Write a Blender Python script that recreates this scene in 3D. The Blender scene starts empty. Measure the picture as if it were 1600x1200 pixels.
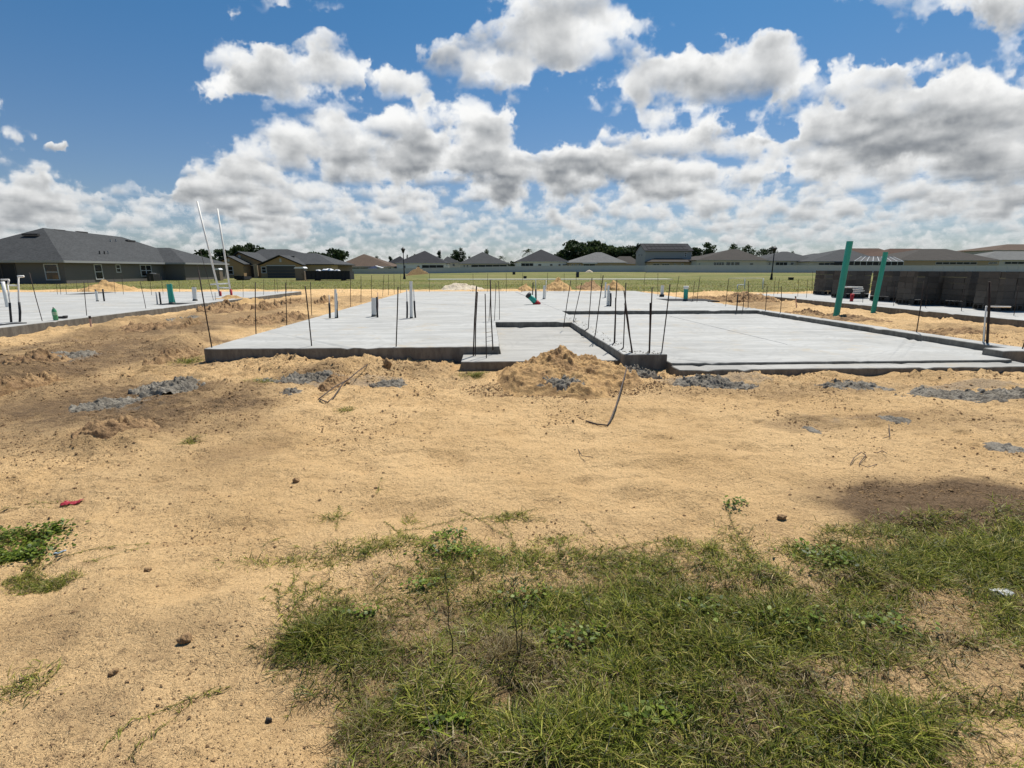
import bpy, bmesh, math, random
import numpy as np
from mathutils import Vector, Matrix
random.seed(7); RNG = np.random.default_rng(11)
R_ = math.radians
SC = bpy.context.scene
COL = SC.collection

# ------------------------------------------------------------------ camera
FPX, PITCH, YAW, EYE = 780.0, R_(12.95), R_(3.0), 1.6
cy_, sy_ = math.cos(YAW), math.sin(YAW); cp_, sp_ = math.cos(PITCH), math.sin(PITCH)
RIGHT = Vector((cy_, -sy_, 0)); FWD = Vector((sy_*cp_, cy_*cp_, -sp_)); UP = RIGHT.cross(FWD)
def ray(px, py): return (RIGHT*((px-800)/FPX) + FWD + UP*((600-py)/FPX))
def G(px, py, z=0.0):                     # where the line of sight meets the level z
    r = ray(px, py); t = (z-EYE)/r.z
    return Vector((r.x*t, r.y*t, z))
def W(px, py, Y):                         # where it meets the vertical plane y = Y
    r = ray(px, py); t = Y/r.y
    return Vector((r.x*t, Y, EYE+r.z*t))
def project(x, y, z):                     # arrays to pixels (used to lay out plant cover)
    dx, dy, dz = x, y, z-EYE
    d = dx*FWD.x+dy*FWD.y+dz*FWD.z; d = np.where(d < 0.05, 0.05, d)
    return 800+FPX*(dx*RIGHT.x+dy*RIGHT.y)/d, 600-FPX*(dx*UP.x+dy*UP.y+dz*UP.z)/d
cam = bpy.data.cameras.new('camera'); co = bpy.data.objects.new('camera', cam); COL.objects.link(co)
co.location = (0, 0, EYE); co.rotation_euler = (math.pi/2-PITCH, 0, -YAW)
cam.sensor_width = 36; cam.lens = 36*FPX/1600; cam.clip_start = 0.05; cam.clip_end = 5000
SC.camera = co

# ------------------------------------------------------------------ node helpers
def mat(name):
    m = bpy.data.materials.new(name); m.use_nodes = True
    nt = m.node_tree; b = nt.nodes['Principled BSDF']
    return m, nt, b
class N:
    def __init__(s, nt): s.nt = nt
    def new(s, t, **k):
        n = s.nt.nodes.new(t)
        for a, v in k.items(): setattr(n, a, v)
        return n
    def put(s, sock, v):
        if isinstance(v, bpy.types.NodeSocket): s.nt.links.new(v, sock)
        elif v is not None: sock.default_value = v
    def math(s, op, a, b=None, c=None, clamp=False):
        n = s.new('ShaderNodeMath', operation=op, use_clamp=clamp)
        s.put(n.inputs[0], a); s.put(n.inputs[1], b); s.put(n.inputs[2], c)
        return n.outputs[0]
    def vm(s, op, a, b=None, out=0, scale=None):
        n = s.new('ShaderNodeVectorMath', operation=op)
        s.put(n.inputs[0], a); s.put(n.inputs[1], b)
        if scale is not None: s.put(n.inputs['Scale'], scale)
        return n.outputs[out]
    def mix(s, f, a, b, t='RGBA', blend='MIX'):
        n = s.new('ShaderNodeMix', data_type=t)
        if t == 'RGBA': n.blend_type = blend
        i = {'RGBA': (0, 6, 7, 2), 'FLOAT': (0, 2, 3, 0), 'VECTOR': (0, 4, 5, 1)}[t]
        c = lambda v: (*v, 1) if isinstance(v, tuple) and len(v) == 3 and t == 'RGBA' else v
        s.put(n.inputs[i[0]], f); s.put(n.inputs[i[1]], c(a)); s.put(n.inputs[i[2]], c(b))
        return n.outputs[i[3]]
    def noise(s, vec, scale, detail=3, rough=0.55, dist=0.0, out=0, dim='3D'):
        n = s.new('ShaderNodeTexNoise', noise_dimensions=dim)
        s.put(n.inputs['Vector'], vec); s.put(n.inputs['Scale'], scale); s.put(n.inputs['Detail'], detail)
        s.put(n.inputs['Roughness'], rough); s.put(n.inputs['Distortion'], dist)
        return n.outputs[out]
    def vor(s, vec, scale, feature='F1', out='Distance', rand=1.0):
        n = s.new('ShaderNodeTexVoronoi', feature=feature)
        s.put(n.inputs['Vector'], vec); s.put(n.inputs['Scale'], scale); s.put(n.inputs['Randomness'], rand)
        return n.outputs[out]
    def ss(s, v, lo, hi, a=0.0, b=1.0):
        n = s.new('ShaderNodeMapRange', interpolation_type='SMOOTHSTEP')
        for i, x in enumerate((v, lo, hi, a, b)): s.put(n.inputs[i], x)
        return n.outputs[0]
    def attr(s, name, out='Fac'):
        return s.new('ShaderNodeAttribute', attribute_name=name).outputs[out]
    def pos(s): return s.new('ShaderNodeNewGeometry').outputs['Position']
    def obj(s): return s.new('ShaderNodeTexCoord').outputs['Object']
    def rnd(s): return s.new('ShaderNodeObjectInfo').outputs['Random']
    def scale(s, v, xyz): return s.vm('MULTIPLY', v, xyz)
    def bump(s, h, strength, dist, nrm=None):
        n = s.new('ShaderNodeBump'); s.put(n.inputs['Height'], h)
        n.inputs['Strength'].default_value = strength; n.inputs['Distance'].default_value = dist
        s.put(n.inputs['Normal'], nrm); return n.outputs[0]
def C4(c): return (*c, 1)

MATS = {}
def simple(name, col, rough=0.6, var=0.12, scale=4.0, bump=0.0, bscale=60.0, metal=0.0, spec=0.4, obrnd=0.0, bdist=0.01):
    """a surface of one colour with blotches, fine grain and slight relief"""
    if name in MATS: return MATS[name]
    m, nt, b = mat(name); n = N(nt); p = n.obj()
    a = n.noise(p, scale, 5, 0.6)
    f = n.noise(p, scale*14, 3, 0.6)
    k = n.math('ADD', n.math('MULTIPLY', a, var*2.2), n.math('MULTIPLY', f, var))
    k = n.math('ADD', k, 1-var*1.6)
    if obrnd: k = n.math('MULTIPLY', k, n.math('ADD', n.math('MULTIPLY', n.rnd(), obrnd*2), 1-obrnd))
    c = n.vm('SCALE', (col[0], col[1], col[2]), scale=k)
    nt.links.new(c, b.inputs['Base Color'])
    nt.links.new(n.math('ADD', n.math('MULTIPLY', a, 0.25), rough-0.12, clamp=True), b.inputs['Roughness'])
    b.inputs['Metallic'].default_value = metal; b.inputs['Specular IOR Level'].default_value = spec
    if bump: nt.links.new(n.bump(n.noise(p, bscale, 4, 0.65), bump, bdist), b.inputs['Normal'])
    MATS[name] = m
    return m

# ------------------------------------------------------------------ mesh helpers
class MB:
    """collects shapes and links them as ONE mesh object"""
    def __init__(s): s.v = []; s.f = []
    def face(s, *pts):
        i = len(s.v); s.v += [tuple(p) for p in pts]; s.f.append(tuple(range(i, i+len(pts))))
    def box(s, x0, x1, y0, y1, z0, z1):
        i = len(s.v)
        s.v += [(x, y, z) for z in (z0, z1) for x, y in ((x0, y0), (x1, y0), (x1, y1), (x0, y1))]
        s.f += [tuple(i+k for k in q) for q in ((0,3,2,1),(4,5,6,7),(0,1,5,4),(1,2,6,5),(2,3,7,6),(3,0,4,7))]
        return s
    def obox(s, c, ax, ay, az):
        """box by centre and three half axis vectors"""
        i = len(s.v); c = Vector(c); ax, ay, az = Vector(ax), Vector(ay), Vector(az)
        for k in (-1, 1):
            for a, b in ((-1,-1),(1,-1),(1,1),(-1,1)): s.v.append(tuple(c+ax*a+ay*b+az*k))
        s.f += [tuple(i+k for k in q) for q in ((0,3,2,1),(4,5,6,7),(0,1,5,4),(1,2,6,5),(2,3,7,6),(3,0,4,7))]
        return s
    def tube(s, pts, r, n=8, r1=None, cap=True, radii=None):
        pts = [Vector(p) for p in pts]; m = len(pts)
        rr = radii or [r+(0 if r1 is None else (r1-r))*k/max(1, m-1) for k in range(m)]
        base = len(s.v); ref = None
        for k, p in enumerate(pts):
            d = (pts[min(k+1, m-1)]-pts[max(k-1, 0)]).normalized()
            if ref is None: ref = Vector((1, 0, 0)) if abs(d.x) < 0.8 else Vector((0, 1, 0))
            u = (ref-d*ref.dot(d)).normalized(); w = d.cross(u); ref = u
            for a in range(n):
                t = 2*math.pi*a/n; s.v.append(tuple(p+(u*math.cos(t)+w*math.sin(t))*rr[k]))
        for k in range(m-1):
            for a in range(n):
                b = (a+1) % n; o = base+k*n
                s.f.append((o+a, o+b, o+n+b, o+n+a))
        if cap:
            s.f.append(tuple(base+a for a in reversed(range(n)))); s.f.append(tuple(base+(m-1)*n+a for a in range(n)))
        return s
    def lathe(s, c, prof, n=20):
        c = Vector(c); base = len(s.v)
        for r, z in prof:
            for a in range(n):
                t = 2*math.pi*a/n; s.v.append((c.x+r*math.cos(t), c.y+r*math.sin(t), c.z+z))
        for k in range(len(prof)-1):
            for a in range(n):
                b = (a+1) % n; o = base+k*n
                s.f.append((o+a, o+b, o+n+b, o+n+a))
        s.f.append(tuple(base+a for a in reversed(range(n)))); s.f.append(tuple(base+(len(prof)-1)*n+a for a in range(n)))
        return s
    def prism(s, poly, z0, z1):
        """vertical prism over a polygon of (x, y), counter-clockwise"""
        n = len(poly); i = len(s.v)
        s.v += [(x, y, z0) for x, y in poly]+[(x, y, z1) for x, y in poly]
        s.f.append(tuple(i+n+k for k in range(n))); s.f.append(tuple(i+k for k in reversed(range(n))))
        for k in range(n):
            b = (k+1) % n; s.f.append((i+k, i+b, i+n+b, i+n+k))
        return s
    def build(s, name, m, parent=None, smooth=False, loc=None):
        me = bpy.data.meshes.new(name)
        o3 = Vector(parent.matrix_world.translation if parent and loc is None else (loc or (0, 0, 0)))
        if parent is not None:
            o3 = Vector((0, 0, 0)); q = parent
            while q is not None: o3 += Vector(q.location); q = q.parent
        me.from_pydata([(x-o3.x, y-o3.y, z-o3.z) for x, y, z in s.v], [], s.f)
        me.materials.append(m); me.update()
        if smooth: me.polygons.foreach_set('use_smooth', [True]*len(me.polygons))
        o = bpy.data.objects.new(name, me); COL.objects.link(o)
        if parent is not None: o.parent = parent
        elif loc is not None: o.location = o3
        return o
def np_mesh(name, V, F, m, parent=None, smooth=True, attrs=None, loc=(0, 0, 0)):
    """V (n,3), F (m,3 or 4) arrays"""
    me = bpy.data.meshes.new(name); V = np.asarray(V, dtype=np.float32)-np.asarray(loc, dtype=np.float32); F = np.asarray(F, dtype=np.int32)
    me.vertices.add(len(V)); me.vertices.foreach_set('co', V.ravel())
    k = F.shape[1]; me.loops.add(F.size); me.loops.foreach_set('vertex_index', F.ravel())
    me.polygons.add(len(F)); me.polygons.foreach_set('loop_start', np.arange(0, F.size, k, dtype=np.int32))
    try: me.polygons.foreach_set('loop_total', np.full(len(F), k, dtype=np.int32))
    except Exception: pass
    me.polygons.foreach_set('use_smooth', np.full(len(F), smooth))
    me.update(calc_edges=True); me.validate()
    for an, av in (attrs or {}).items():
        av = np.asarray(av, dtype=np.float32)
        if av.ndim == 1:
            a = me.attributes.new(an, 'FLOAT', 'POINT'); a.data.foreach_set('value', av)
        else:
            a = me.attributes.new(an, 'FLOAT_COLOR', 'POINT'); a.data.foreach_set('color', np.c_[av, np.ones(len(av))].astype(np.float32).ravel())
    me.materials.append(m)
    o = bpy.data.objects.new(name, me); COL.objects.link(o); o.location = loc
    if parent is not None: o.parent = parent
    return o
def tag(o, label=None, cat=None, group=None, kind=None):
    if label: o['label'] = label
    if cat: o['category'] = cat
    if group: o['group'] = group
    if kind: o['kind'] = kind
    return o
def thing(name, label, cat, loc=(0, 0, 0), group=None):
    o = bpy.data.objects.new(name, None); COL.objects.link(o); o.location = loc
    o.empty_display_size = 0.2
    return tag(o, label, cat, group)

# ------------------------------------------------------------------ noise in numpy
def vnoise(x, y, seed=0):
    xi, yi = np.floor(x), np.floor(y); fx, fy = x-xi, y-yi
    fx, fy = fx*fx*fx*(fx*(fx*6-15)+10), fy*fy*fy*(fy*(fy*6-15)+10)
    def h(a, b):
        v = np.sin(a*127.1+b*311.7+seed*74.7)*43758.5453
        return v-np.floor(v)
    return (h(xi, yi)*(1-fx)+h(xi+1, yi)*fx)*(1-fy)+(h(xi, yi+1)*(1-fx)+h(xi+1, yi+1)*fx)*fy
def fbm(x, y, oct=4, seed=0, gain=0.5):
    s = 0; a = 1; t = 0
    for k in range(oct):
        c, d = math.cos(0.5+k), math.sin(0.5+k)
        s = s+a*(vnoise((x*c-y*d)*2**k, (x*d+y*c)*2**k, seed+k*13)-0.5); t += a; a *= gain
    return s/t*2
def sstep(v, a, b):
    t = np.clip((v-a)/(b-a), 0, 1); return t*t*(3-2*t)
# ------------------------------------------------------------------ layout of the slabs (metres, from the sight lines)
ZS = 0.27                                   # top of the middle slab
ZG, ZA, ZE = 0.155, 0.115, 0.135            # garage floor, garage apron, entry floor
XL, YF = G(318, 545, ZS).x, G(318, 545, ZS).y
XE0 = G(782, 545, ZS).x                     # slab corner beside the entry
YE = G(830, 502.8, ZS).y                    # back of the entry
XC0 = G(892, 503, ZS).x                     # entry side of the kerb wall
YR = G(1015, 577, 0.02).y                   # front of the kerb return
XC2 = G(1049, 556, ZS).x
XC1 = XC0+0.30
YG = G(1000, 485.3, ZS).y                   # back of the garage
XG1 = G(1196, 486.5, ZS).x                  # inner face of the right kerb
XR = XG1+0.34
XG0 = XG1-0.42
YB = G(900, 454.7, ZS).y
XLL = G(100, 500, 0.22).x                   # right edge of the left slab
YLB = G(455, 455.3, 0.22).y
XRR = G(1400, 481.5, 0.2).x                 # left edge of the right slab
YRB = G(1172, 458.9, 0.2).y
ZL = 0.22; ZR = 0.20
print('layout', [round(v, 2) for v in (XL, YF, XE0, YE, XC0, YR, XC2, YG, XG1, XR, YB, XLL, YLB, XRR, YRB)])

# ------------------------------------------------------------------ shape of the ground
LUMPS = [  # pixel centre, height, half sizes in pixels across and in depth
 (25, 590, .22, 45, 16), (85, 612, .10, 60, 12), (275, 545, .24, 32, 10), (300, 537, .16, 45, 8), (190, 690, .13, 60, 10), (140, 700, .09, 40, 8), (205, 672, .07, 70, 8),
 (430, 566, .15, 55, 9), (560, 573, .12, 60, 8), (640, 580, .11, 50, 7), (505, 585, .13, 40, 8), (360, 600, .06, 60, 8),
 (195, 512, .20, 35, 9), (240, 505, .12, 40, 6), (345, 500, .14, 50, 8), (310, 512, .10, 40, 6), (420, 492, .14, 45, 6), (470, 482, .15, 40, 5),
 (520, 472, .12, 40, 4), (560, 468, .10, 30, 3), (455, 470, .10, 30, 3), (100, 545, .1, 60, 10),
 (1160, 592, .10, 60, 6), (1300, 590, .08, 50, 6), (1440, 588, .07, 80, 6), (1090, 600, .07, 50, 8), (1340, 600, .05, 60, 8), (1530, 604, .07, 60, 8),
 (1260, 500, .14, 40, 6), (1480, 515, .15, 60, 6), (1210, 480, .15, 30, 5), (1160, 468, .2, 35, 4), (1130, 462, .2, 40, 4), (1560, 530, .10, 60, 6), (1330, 505, .10, 40, 6),
 (690, 600, -.05, 60, 8), (20, 790, -.03, 80, 30), (1520, 800, .06, 120, 40), (330, 945, .05, 140, 60), (60, 900, -.05, 90, 40), (980, 640, .04, 90, 14), (740, 650, .03, 120, 14),
]
_L = []
for (px, py, h, rx, ry) in LUMPS:
    c = G(px, py); a = abs(G(px+rx, py).x-c.x); b = 0.5*abs(G(px, py-ry).y-G(px, py+ry).y)
    _L.append((c.x, c.y, h, max(a, .15), max(b, .18)))
def slab_mask(x, y, pad=0.0):
    m = (x > XL-pad) & (x < XR+pad) & (y > YF-pad) & (y < YB+pad)
    m |= (x > XE0-.8-pad) & (x < XG1+pad) & (y > YR-pad) & (y < YF+1)
    m |= (x < XLL+pad) & (x > -32-pad) & (y > 8.5-pad) & (y < YLB+pad)
    m |= (x > XRR-pad) & (x < 34+pad) & (y > 8.5-pad) & (y < YRB+pad)
    return m
def fieldz(x, y):
    """broad lie of the land: flat plot, the ground climbing a little towards the fence on the right"""
    return .80*sstep(y, 85, 135)*sstep(x, -40, 25)
def grassy(x, y):
    """0 on the building sand, 1 in the grass field behind"""
    edge = 41+3.0*fbm(x*.10, y*.0+3, 3, 5)+1.5*fbm(x*.6, y*.5, 3, 6)-5.5*sstep(x, 3, 16)+2.0*sstep(-x, 10, 30)
    return sstep(y, edge-.9, edge+1.4)
SMOOTH = [(800, 735, 470, 85), (480, 800, 300, 60), (1130, 760, 240, 80), (420, 930, 330, 60), (430, 1100, 110, 90), (1050, 690, 300, 50)]
def smooth_at(x, y):
    px, py = project(x, y, np.zeros_like(x)); s = np.zeros_like(x)
    for (a, b, rx, ry) in SMOOTH: s = np.maximum(s, np.exp(-(((px-a)/rx)**2+((py-b)/ry)**2)*.9))
    return np.clip(s*1.15+.25*fbm(x*1.2, y*1.2, 3, 70), 0, 1)*(y > .3)
def churn_at(x, y):
    px, py = project(x, y, np.zeros_like(x)); s = np.zeros_like(x)
    for (a, b, rx, ry) in ((170, 640, 240, 70), (60, 560, 160, 60), (330, 640, 130, 50), (1300, 640, 260, 30), (1500, 780, 160, 50)): s = np.maximum(s, np.exp(-(((px-a)/rx)**2+((py-b)/ry)**2)*1.2))
    return s*(y > .3)
def hgt(x, y, fine=True):
    x = np.asarray(x, dtype=float); y = np.asarray(y, dtype=float)
    near = np.clip(1-(y-34)/25, 0, 1)
    g = grassy(x, y)
    z = fieldz(x, y)
    amp = near*(1-g*.75)
    z = z+.055*fbm(x*.55, y*.55, 3, 1)*amp
    rough = .45+.9*sstep(fbm(x*.35+9, y*.35, 3, 2), -.2, .5)       # tracked and smooth stretches
    rough = rough*(1+.9*sstep(y, 5.5, 8))*(1+.5*sstep(y, 9, 14))
    sm = smooth_at(x, y); rough = rough*(1-.72*sm)
    z = z+.030*fbm(x*1.9, y*2.2, 4, 3)*amp*rough
    if fine:
        ly = y*3.4+1.1*fbm(x*.8, y*.8, 2, 4)+x*.9                    # soft wind and rake ripples
        z = z+(.007+.017*sm)*np.sin(ly*2.2+1.5*fbm(x*1.7, y*2.3, 3, 71))*(.35+.65*vnoise(x*1.3, y*1.3, 8))*amp*sstep(-y, -9, -3)
        z = z-.046*sm*sstep(vnoise(x*2.6, y*3.4, 72), .50, .95)*amp
        z = z+.016*fbm(x*7, y*7.5, 4, 7, .62)*amp*rough
        cl = fbm(x*17, y*17, 3, 9, .6)
        z = z+.020*np.maximum(cl-.2, 0)*amp*rough*2
        z = z+.006*fbm(x*38, y*38, 2, 10)*amp*(.6+.5*rough)
        z = z+sm*amp*(.020*fbm(x*2.4, y*5.2, 3, 73)+.012*fbm(x*5.5, y*9.5, 2, 74))
        far_ = np.maximum(sstep(y, 6.2, 9), .8*churn_at(x, y))                                     # churned, driven-over sand round the slabs
        z = z+far_*amp*(.055*np.maximum(fbm(x*1.6+3, y*1.9, 4, 33, .62), -.1)+.05*np.maximum(fbm(x*4.2, y*4.2, 3, 34, .6)-.12, 0))
        fp = vnoise(x*5.1, y*5.6, 31)                               # foot and wheel dents
        z = z-.022*sstep(fp, .70, .93)*amp*(.5+rough)*.8
    for (cx, cy, h, a, b) in _L:
        r2 = ((x-cx)/a)**2+((y-cy)/b)**2
        k = np.exp(-r2*1.3)
        z = z+h*k*(1+.55*fbm((x-cx)*2.6, (y-cy)*2.6, 4, 21)*(r2 < 4))
    m = slab_mask(x, y, .01)
    z = np.where(m, np.minimum(z, -.02), z)
    # sand lies low right at the foot of the slab sides so that the form face shows
    return z
def hg(x, y): return float(hgt(np.array([x]), np.array([y]))[0])
def GP(px, py):                             # on the uneven ground
    z = 0.0
    for _ in range(4): p = G(px, py, z); z = hg(p.x, p.y)
    return Vector((p.x, p.y, z))

# blobs of tone that belong to the soil itself: damp brown earth, spilt cement dust
DAMP = [(180, 640, 240, 62, .85), (120, 560, 190, 44, .8), (380, 690, 80, 26, .3), (300, 470, 60, 8, .6), (480, 500, 60, 10, .55), (560, 470, 40, 6, .5), (1180, 478, 50, 6, .55), (1330, 500, 80, 6, .4), (200, 668, 150, 34, .75), (350, 660, 110, 40, .40), (60, 680, 80, 26, .5), (40, 590, 90, 30, .65), (270, 560, 130, 26, .45), (480, 588, 70, 14, .6), (1490, 800, 190, 56, 1.5), (1600, 800, 170, 50, 1.25),
        (1350, 770, 110, 26, .4), (290, 985, 130, 50, .22), (70, 990, 120, 80, .26), (120, 1100, 110, 50, .2), (180, 530, 140, 24, .6), (330, 505, 150, 18, .6), (420, 480, 90, 12, .6), (500, 470, 70, 8, .5),
        (1250, 660, 110, 14, .45), (1380, 655, 80, 10, .5), (870, 612, 110, 10, .4), (640, 580, 90, 12, .35), (1500, 660, 130, 18, .25), (1500, 515, 80, 7, .35), (1250, 500, 60, 6, .4),
        (310, 620, 160, 16, .45), (130, 605, 110, 22, .5), (1240, 610, 260, 12, .35), (820, 1000, 500, 110, .45), (1300, 1000, 400, 120, .4), (1100, 1140, 520, 100, .45)]
SPILL = [(120, 560, 40, 9, .8), (215, 625, 110, 22, .5), (520, 595, 150, 9, .7), (1100, 595, 130, 9, .75), (1520, 606, 100, 9, .8), (870, 605, 60, 12, .5), (1330, 655, 90, 12, .45), (1540, 695, 60, 8, .5), (1240, 662, 70, 8, .35), (1330, 602, 60, 8, .4),
         (300, 480, 50, 5, .5), (80, 575, 60, 10, .4), (760, 452, 60, 4, .6)]
def blobs(lst, x, y, seed):
    s = np.zeros_like(x); wob = .55*fbm(x*1.3, y*1.3, 4, seed)
    for (px, py, rx, ry, k) in lst:
        c = G(px, py); a = abs(G(px+rx, py).x-c.x); b = max(.12, .5*abs(G(px, py-ry).y-G(px, py+ry).y))
        d = np.sqrt(((x-c.x)/a)**2+((y-c.y)/b)**2)
        s = np.maximum(s, k*sstep(1.25-d+wob, 0, .9))
    return s

def inpoly(px, py, poly):
    r = np.zeros(len(px), bool); n = len(poly); j = n-1
    for i in range(n):
        xi, yi = poly[i]; xj, yj = poly[j]
        r ^= ((yi > py) != (yj > py)) & (px < (xj-xi)*(py-yi)/(yj-yi+1e-9)+xi); j = i
    return r
def edge_noise(x, y): return 34*fbm(x*3.6, y*3.6, 5, 90, .6)
TURF = [(428, 1020), (446, 975), (500, 940), (560, 925), (640, 915), (690, 890), (760, 905), (860, 905), (960, 902), (1060, 885), (1110, 900), (1150, 905), (1230, 930), (1290, 870), (1330, 850), (1400, 850), (1480, 850), (1600, 825), (1760, 815), (1900, 900), (1950, 1100), (2050, 2600), (500, 2600), (470, 1500), (505, 1260), (560, 1180), (520, 1080), (545, 1030), (470, 1045)]
BARE = [(600, 1062, 34, 16), (528, 1130, 22, 40), (1470, 960, 80, 50), (1550, 1050, 110, 50), (1270, 915, 35, 14), (640, 985, 30, 12), (1290, 1040, 45, 18), (1570, 1160, 100, 50), (1420, 1075, 60, 25), (770, 1085, 40, 16), (1330, 1090, 50, 20)]
LUSH = [(1500, 870, 170, 40), (500, 990, 60, 28), (1010, 960, 120, 40), (1180, 1000, 120, 50), (690, 1100, 80, 30), (1000, 1030, 90, 36), (1350, 1150, 140, 40), (940, 1150, 200, 50), (900, 950, 100, 25)]
DRY = [(790, 1010, 70, 45), (570, 1130, 50, 60), (820, 1060, 90, 30), (1500, 1040, 140, 60), (700, 1170, 120, 40), (1100, 1150, 90, 50), (1250, 1080, 120, 30), (660, 960, 80, 20)]
def field_of(lst, px, py):
    s = np.zeros(len(px))
    for (a, b, rx, ry) in lst: s = np.maximum(s, np.exp(-(((px-a)/rx)**2+((py-b)/ry)**2)*1.1))
    return s
def turf_cover(x, y):
    """share of the near ground that the turf covers, 0 to 1"""
    px, py = project(x, y, np.zeros_like(x)); e = edge_noise(x, y)
    d = .58+.42*sstep(fbm(x*2.3, y*2.3, 4, 91), -.25, .35)
    d = d*(1-.93*np.clip(field_of(BARE, px+e, py+e*.5)*1.35, 0, 1))+.5*field_of(LUSH, px, py)
    soft = sum(inpoly(px+e*1.1+a, py+e*.8+b, TURF).astype(float) for a, b in ((0, 0), (34, 0), (-34, 0), (0, 20), (0, -20), (0, 38), (0, -38)))/7   # the mat thins out towards its edge
    return np.where(y > .2, np.clip(d, 0, 1)*soft**1.4, 0)
def axis(parts):
    a = []
    for lo, hi, st in parts: a += list(np.arange(lo, hi, st))
    return a
def geo(a, b, n): return list(np.geomspace(a, b, n))
gx = axis([(-14, -4.2, .085), (-4.2, 5.4, .024), (5.4, 16, .075)])
gx = [-v for v in reversed(geo(14.1, 900, 95))]+gx+geo(16.1, 900, 95)
gy = axis([(-60, -6, 3), (-6, .6, .35), (.6, 5.2, .021), (5.2, 9.2, .032), (9.2, 16, .07), (16, 46, .16)])+geo(46, 1600, 60)
gx, gy = np.array(gx), np.array(gy)
GX, GY = np.meshgrid(gx, gy); shp = GX.shape
fx_, fy_ = GX.ravel(), GY.ravel()
gz_ = hgt(fx_, fy_)
nx = shp[1]; ii = np.arange(shp[0]*shp[1]).reshape(shp)
GF = np.stack([ii[:-1, :-1], ii[:-1, 1:], ii[1:, 1:], ii[1:, :-1]], -1).reshape(-1, 4)
near = (fy_ > .3) & (fy_ < 60) & (np.abs(fx_) < 60)
smoothA = np.zeros_like(fx_); smoothA[near] = smooth_at(fx_[near], fy_[near])
dampA = np.zeros_like(fx_); spillA = np.zeros_like(fx_)
dampA[near] = blobs(DAMP, fx_[near], fy_[near], 41); spillA[near] = blobs(SPILL, fx_[near], fy_[near], 43)
dampA = np.clip(dampA+.28*sstep(fbm(fx_*.5, fy_*.5, 4, 44), .1, .6)*(fy_ < 60)*(1-smoothA), 0, 1.2)

turfA = np.zeros_like(fx_); turfA[near] = turf_cover(fx_[near], fy_[near])

def ground_material():
    m, nt, b = mat('sand_and_field'); n = N(nt); p = n.pos()
    big = n.noise(p, .8, 5, .6); mid = n.noise(p, 5.5, 5, .62); fine = n.noise(p, 60, 4, .7); grain = n.noise(p, 260, 2, .6)
    damp = n.attr('damp'); spill = n.attr('spill'); gr = n.attr('grassy')
    sp1 = n.vor(p, 38); sp2 = n.vor(p, 95); calm = n.attr('smooth'); msk = n.math('SUBTRACT', n.noise(p, 2.2, 4, .65), n.math('MULTIPLY', calm, .22)); rk = n.math('SUBTRACT', 1.0, n.math('MULTIPLY', calm, .6))
    sand = n.mix(n.ss(big, .35, .68), (.790, .530, .262), (.660, .428, .200))
    sand = n.mix(n.math('MULTIPLY', n.ss(mid, .50, .72, 0, .48), rk), sand, (.310, .190, .095))
    sand = n.mix(n.math('MULTIPLY', n.ss(n.noise(p, 17, 4, .7), .52, .70, 0, .5), rk), sand, (.260, .160, .085))
    sand = n.mix(n.ss(fine, .52, .68, 0, .46), sand, (.200, .125, .066))
    sand = n.mix(n.ss(fine, .32, .46, .5, 0), sand, (.850, .615, .345))
    sand = n.mix(n.ss(grain, .53, .67, 0, .38), sand, (.180, .115, .062))
    sand = n.mix(n.math('MULTIPLY', n.ss(sp1, .10, .26, .9, 0), n.ss(msk, .46, .60)), sand, (.085, .054, .032))  # dark specks, here and below: tiny shadows of sand clumps painted as colour
    sand = n.mix(n.math('MULTIPLY', n.ss(sp2, .12, .30, .75, 0), n.ss(msk, .40, .62)), sand, (.110, .070, .040))
    dm = n.math('MULTIPLY', damp, n.math('ADD', n.math('MULTIPLY', n.noise(p, 9, 5, .7), 1.6), .28), clamp=True)
    sand = n.mix(n.math('MULTIPLY', dm, .88), sand, n.mix(n.ss(fine, .35, .65), (.055, .035, .022), (.170, .110, .066)))
    tf = n.math('ADD', n.attr('turf'), n.math('MULTIPLY', n.math('SUBTRACT', n.noise(p, 13, 4, .7), .5), .9))
    sand = n.mix(n.ss(tf, .35, .85, 0, .85), sand, n.mix(n.ss(fine, .4, .62), (.045, .035, .017), (.190, .145, .070)))
    sm = n.ss(n.math('ADD', spill, n.math('MULTIPLY', n.math('SUBTRACT', n.noise(p, 7, 5, .7), .5), 1.4)), .45, .75, 0, .42)
    sand = n.mix(sm, sand, n.mix(mid, (.20, .185, .16), (.35, .325, .285)))
    g1 = n.noise(n.scale(p, (.06, .11, 1)), 1, 5, .65); g2 = n.noise(n.scale(p, (.55, 1.1, 1)), 1, 5, .7); g3 = n.noise(p, 5, 4, .7)
    grass = n.mix(n.ss(g1, .38, .62), (.115, .135, .036), (.205, .185, .066))
    grass = n.mix(n.ss(g2, .45, .68, 0, .65), grass, (.255, .210, .095))
    grass = n.mix(n.ss(g3, .45, .7, 0, .6), grass, (.070, .086, .022))
    grass = n.mix(n.ss(n.math('MULTIPLY', g1, g2), .33, .42, 0, .75), grass, (.300, .225, .130))
    edge = n.ss(n.math('ADD', gr, n.math('MULTIPLY', n.math('SUBTRACT', g3, .5), .9)), .35, .6)
    nt.links.new(n.mix(edge, sand, grass), b.inputs['Base Color'])
    b.inputs['Roughness'].default_value = .95; b.inputs['Specular IOR Level'].default_value = .15
    h = n.math('ADD', n.math('MULTIPLY', n.noise(p, 34, 4, .65), 1.0), n.math('MULTIPLY', n.noise(p, 150, 3, .7), .55))
    b1 = n.bump(h, 1.0, .03)
    nt.links.new(n.bump(n.noise(p, 9, 4, .6), .7, .05, b1), b.inputs['Normal'])
    return m
M_GROUND = ground_material()
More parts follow.
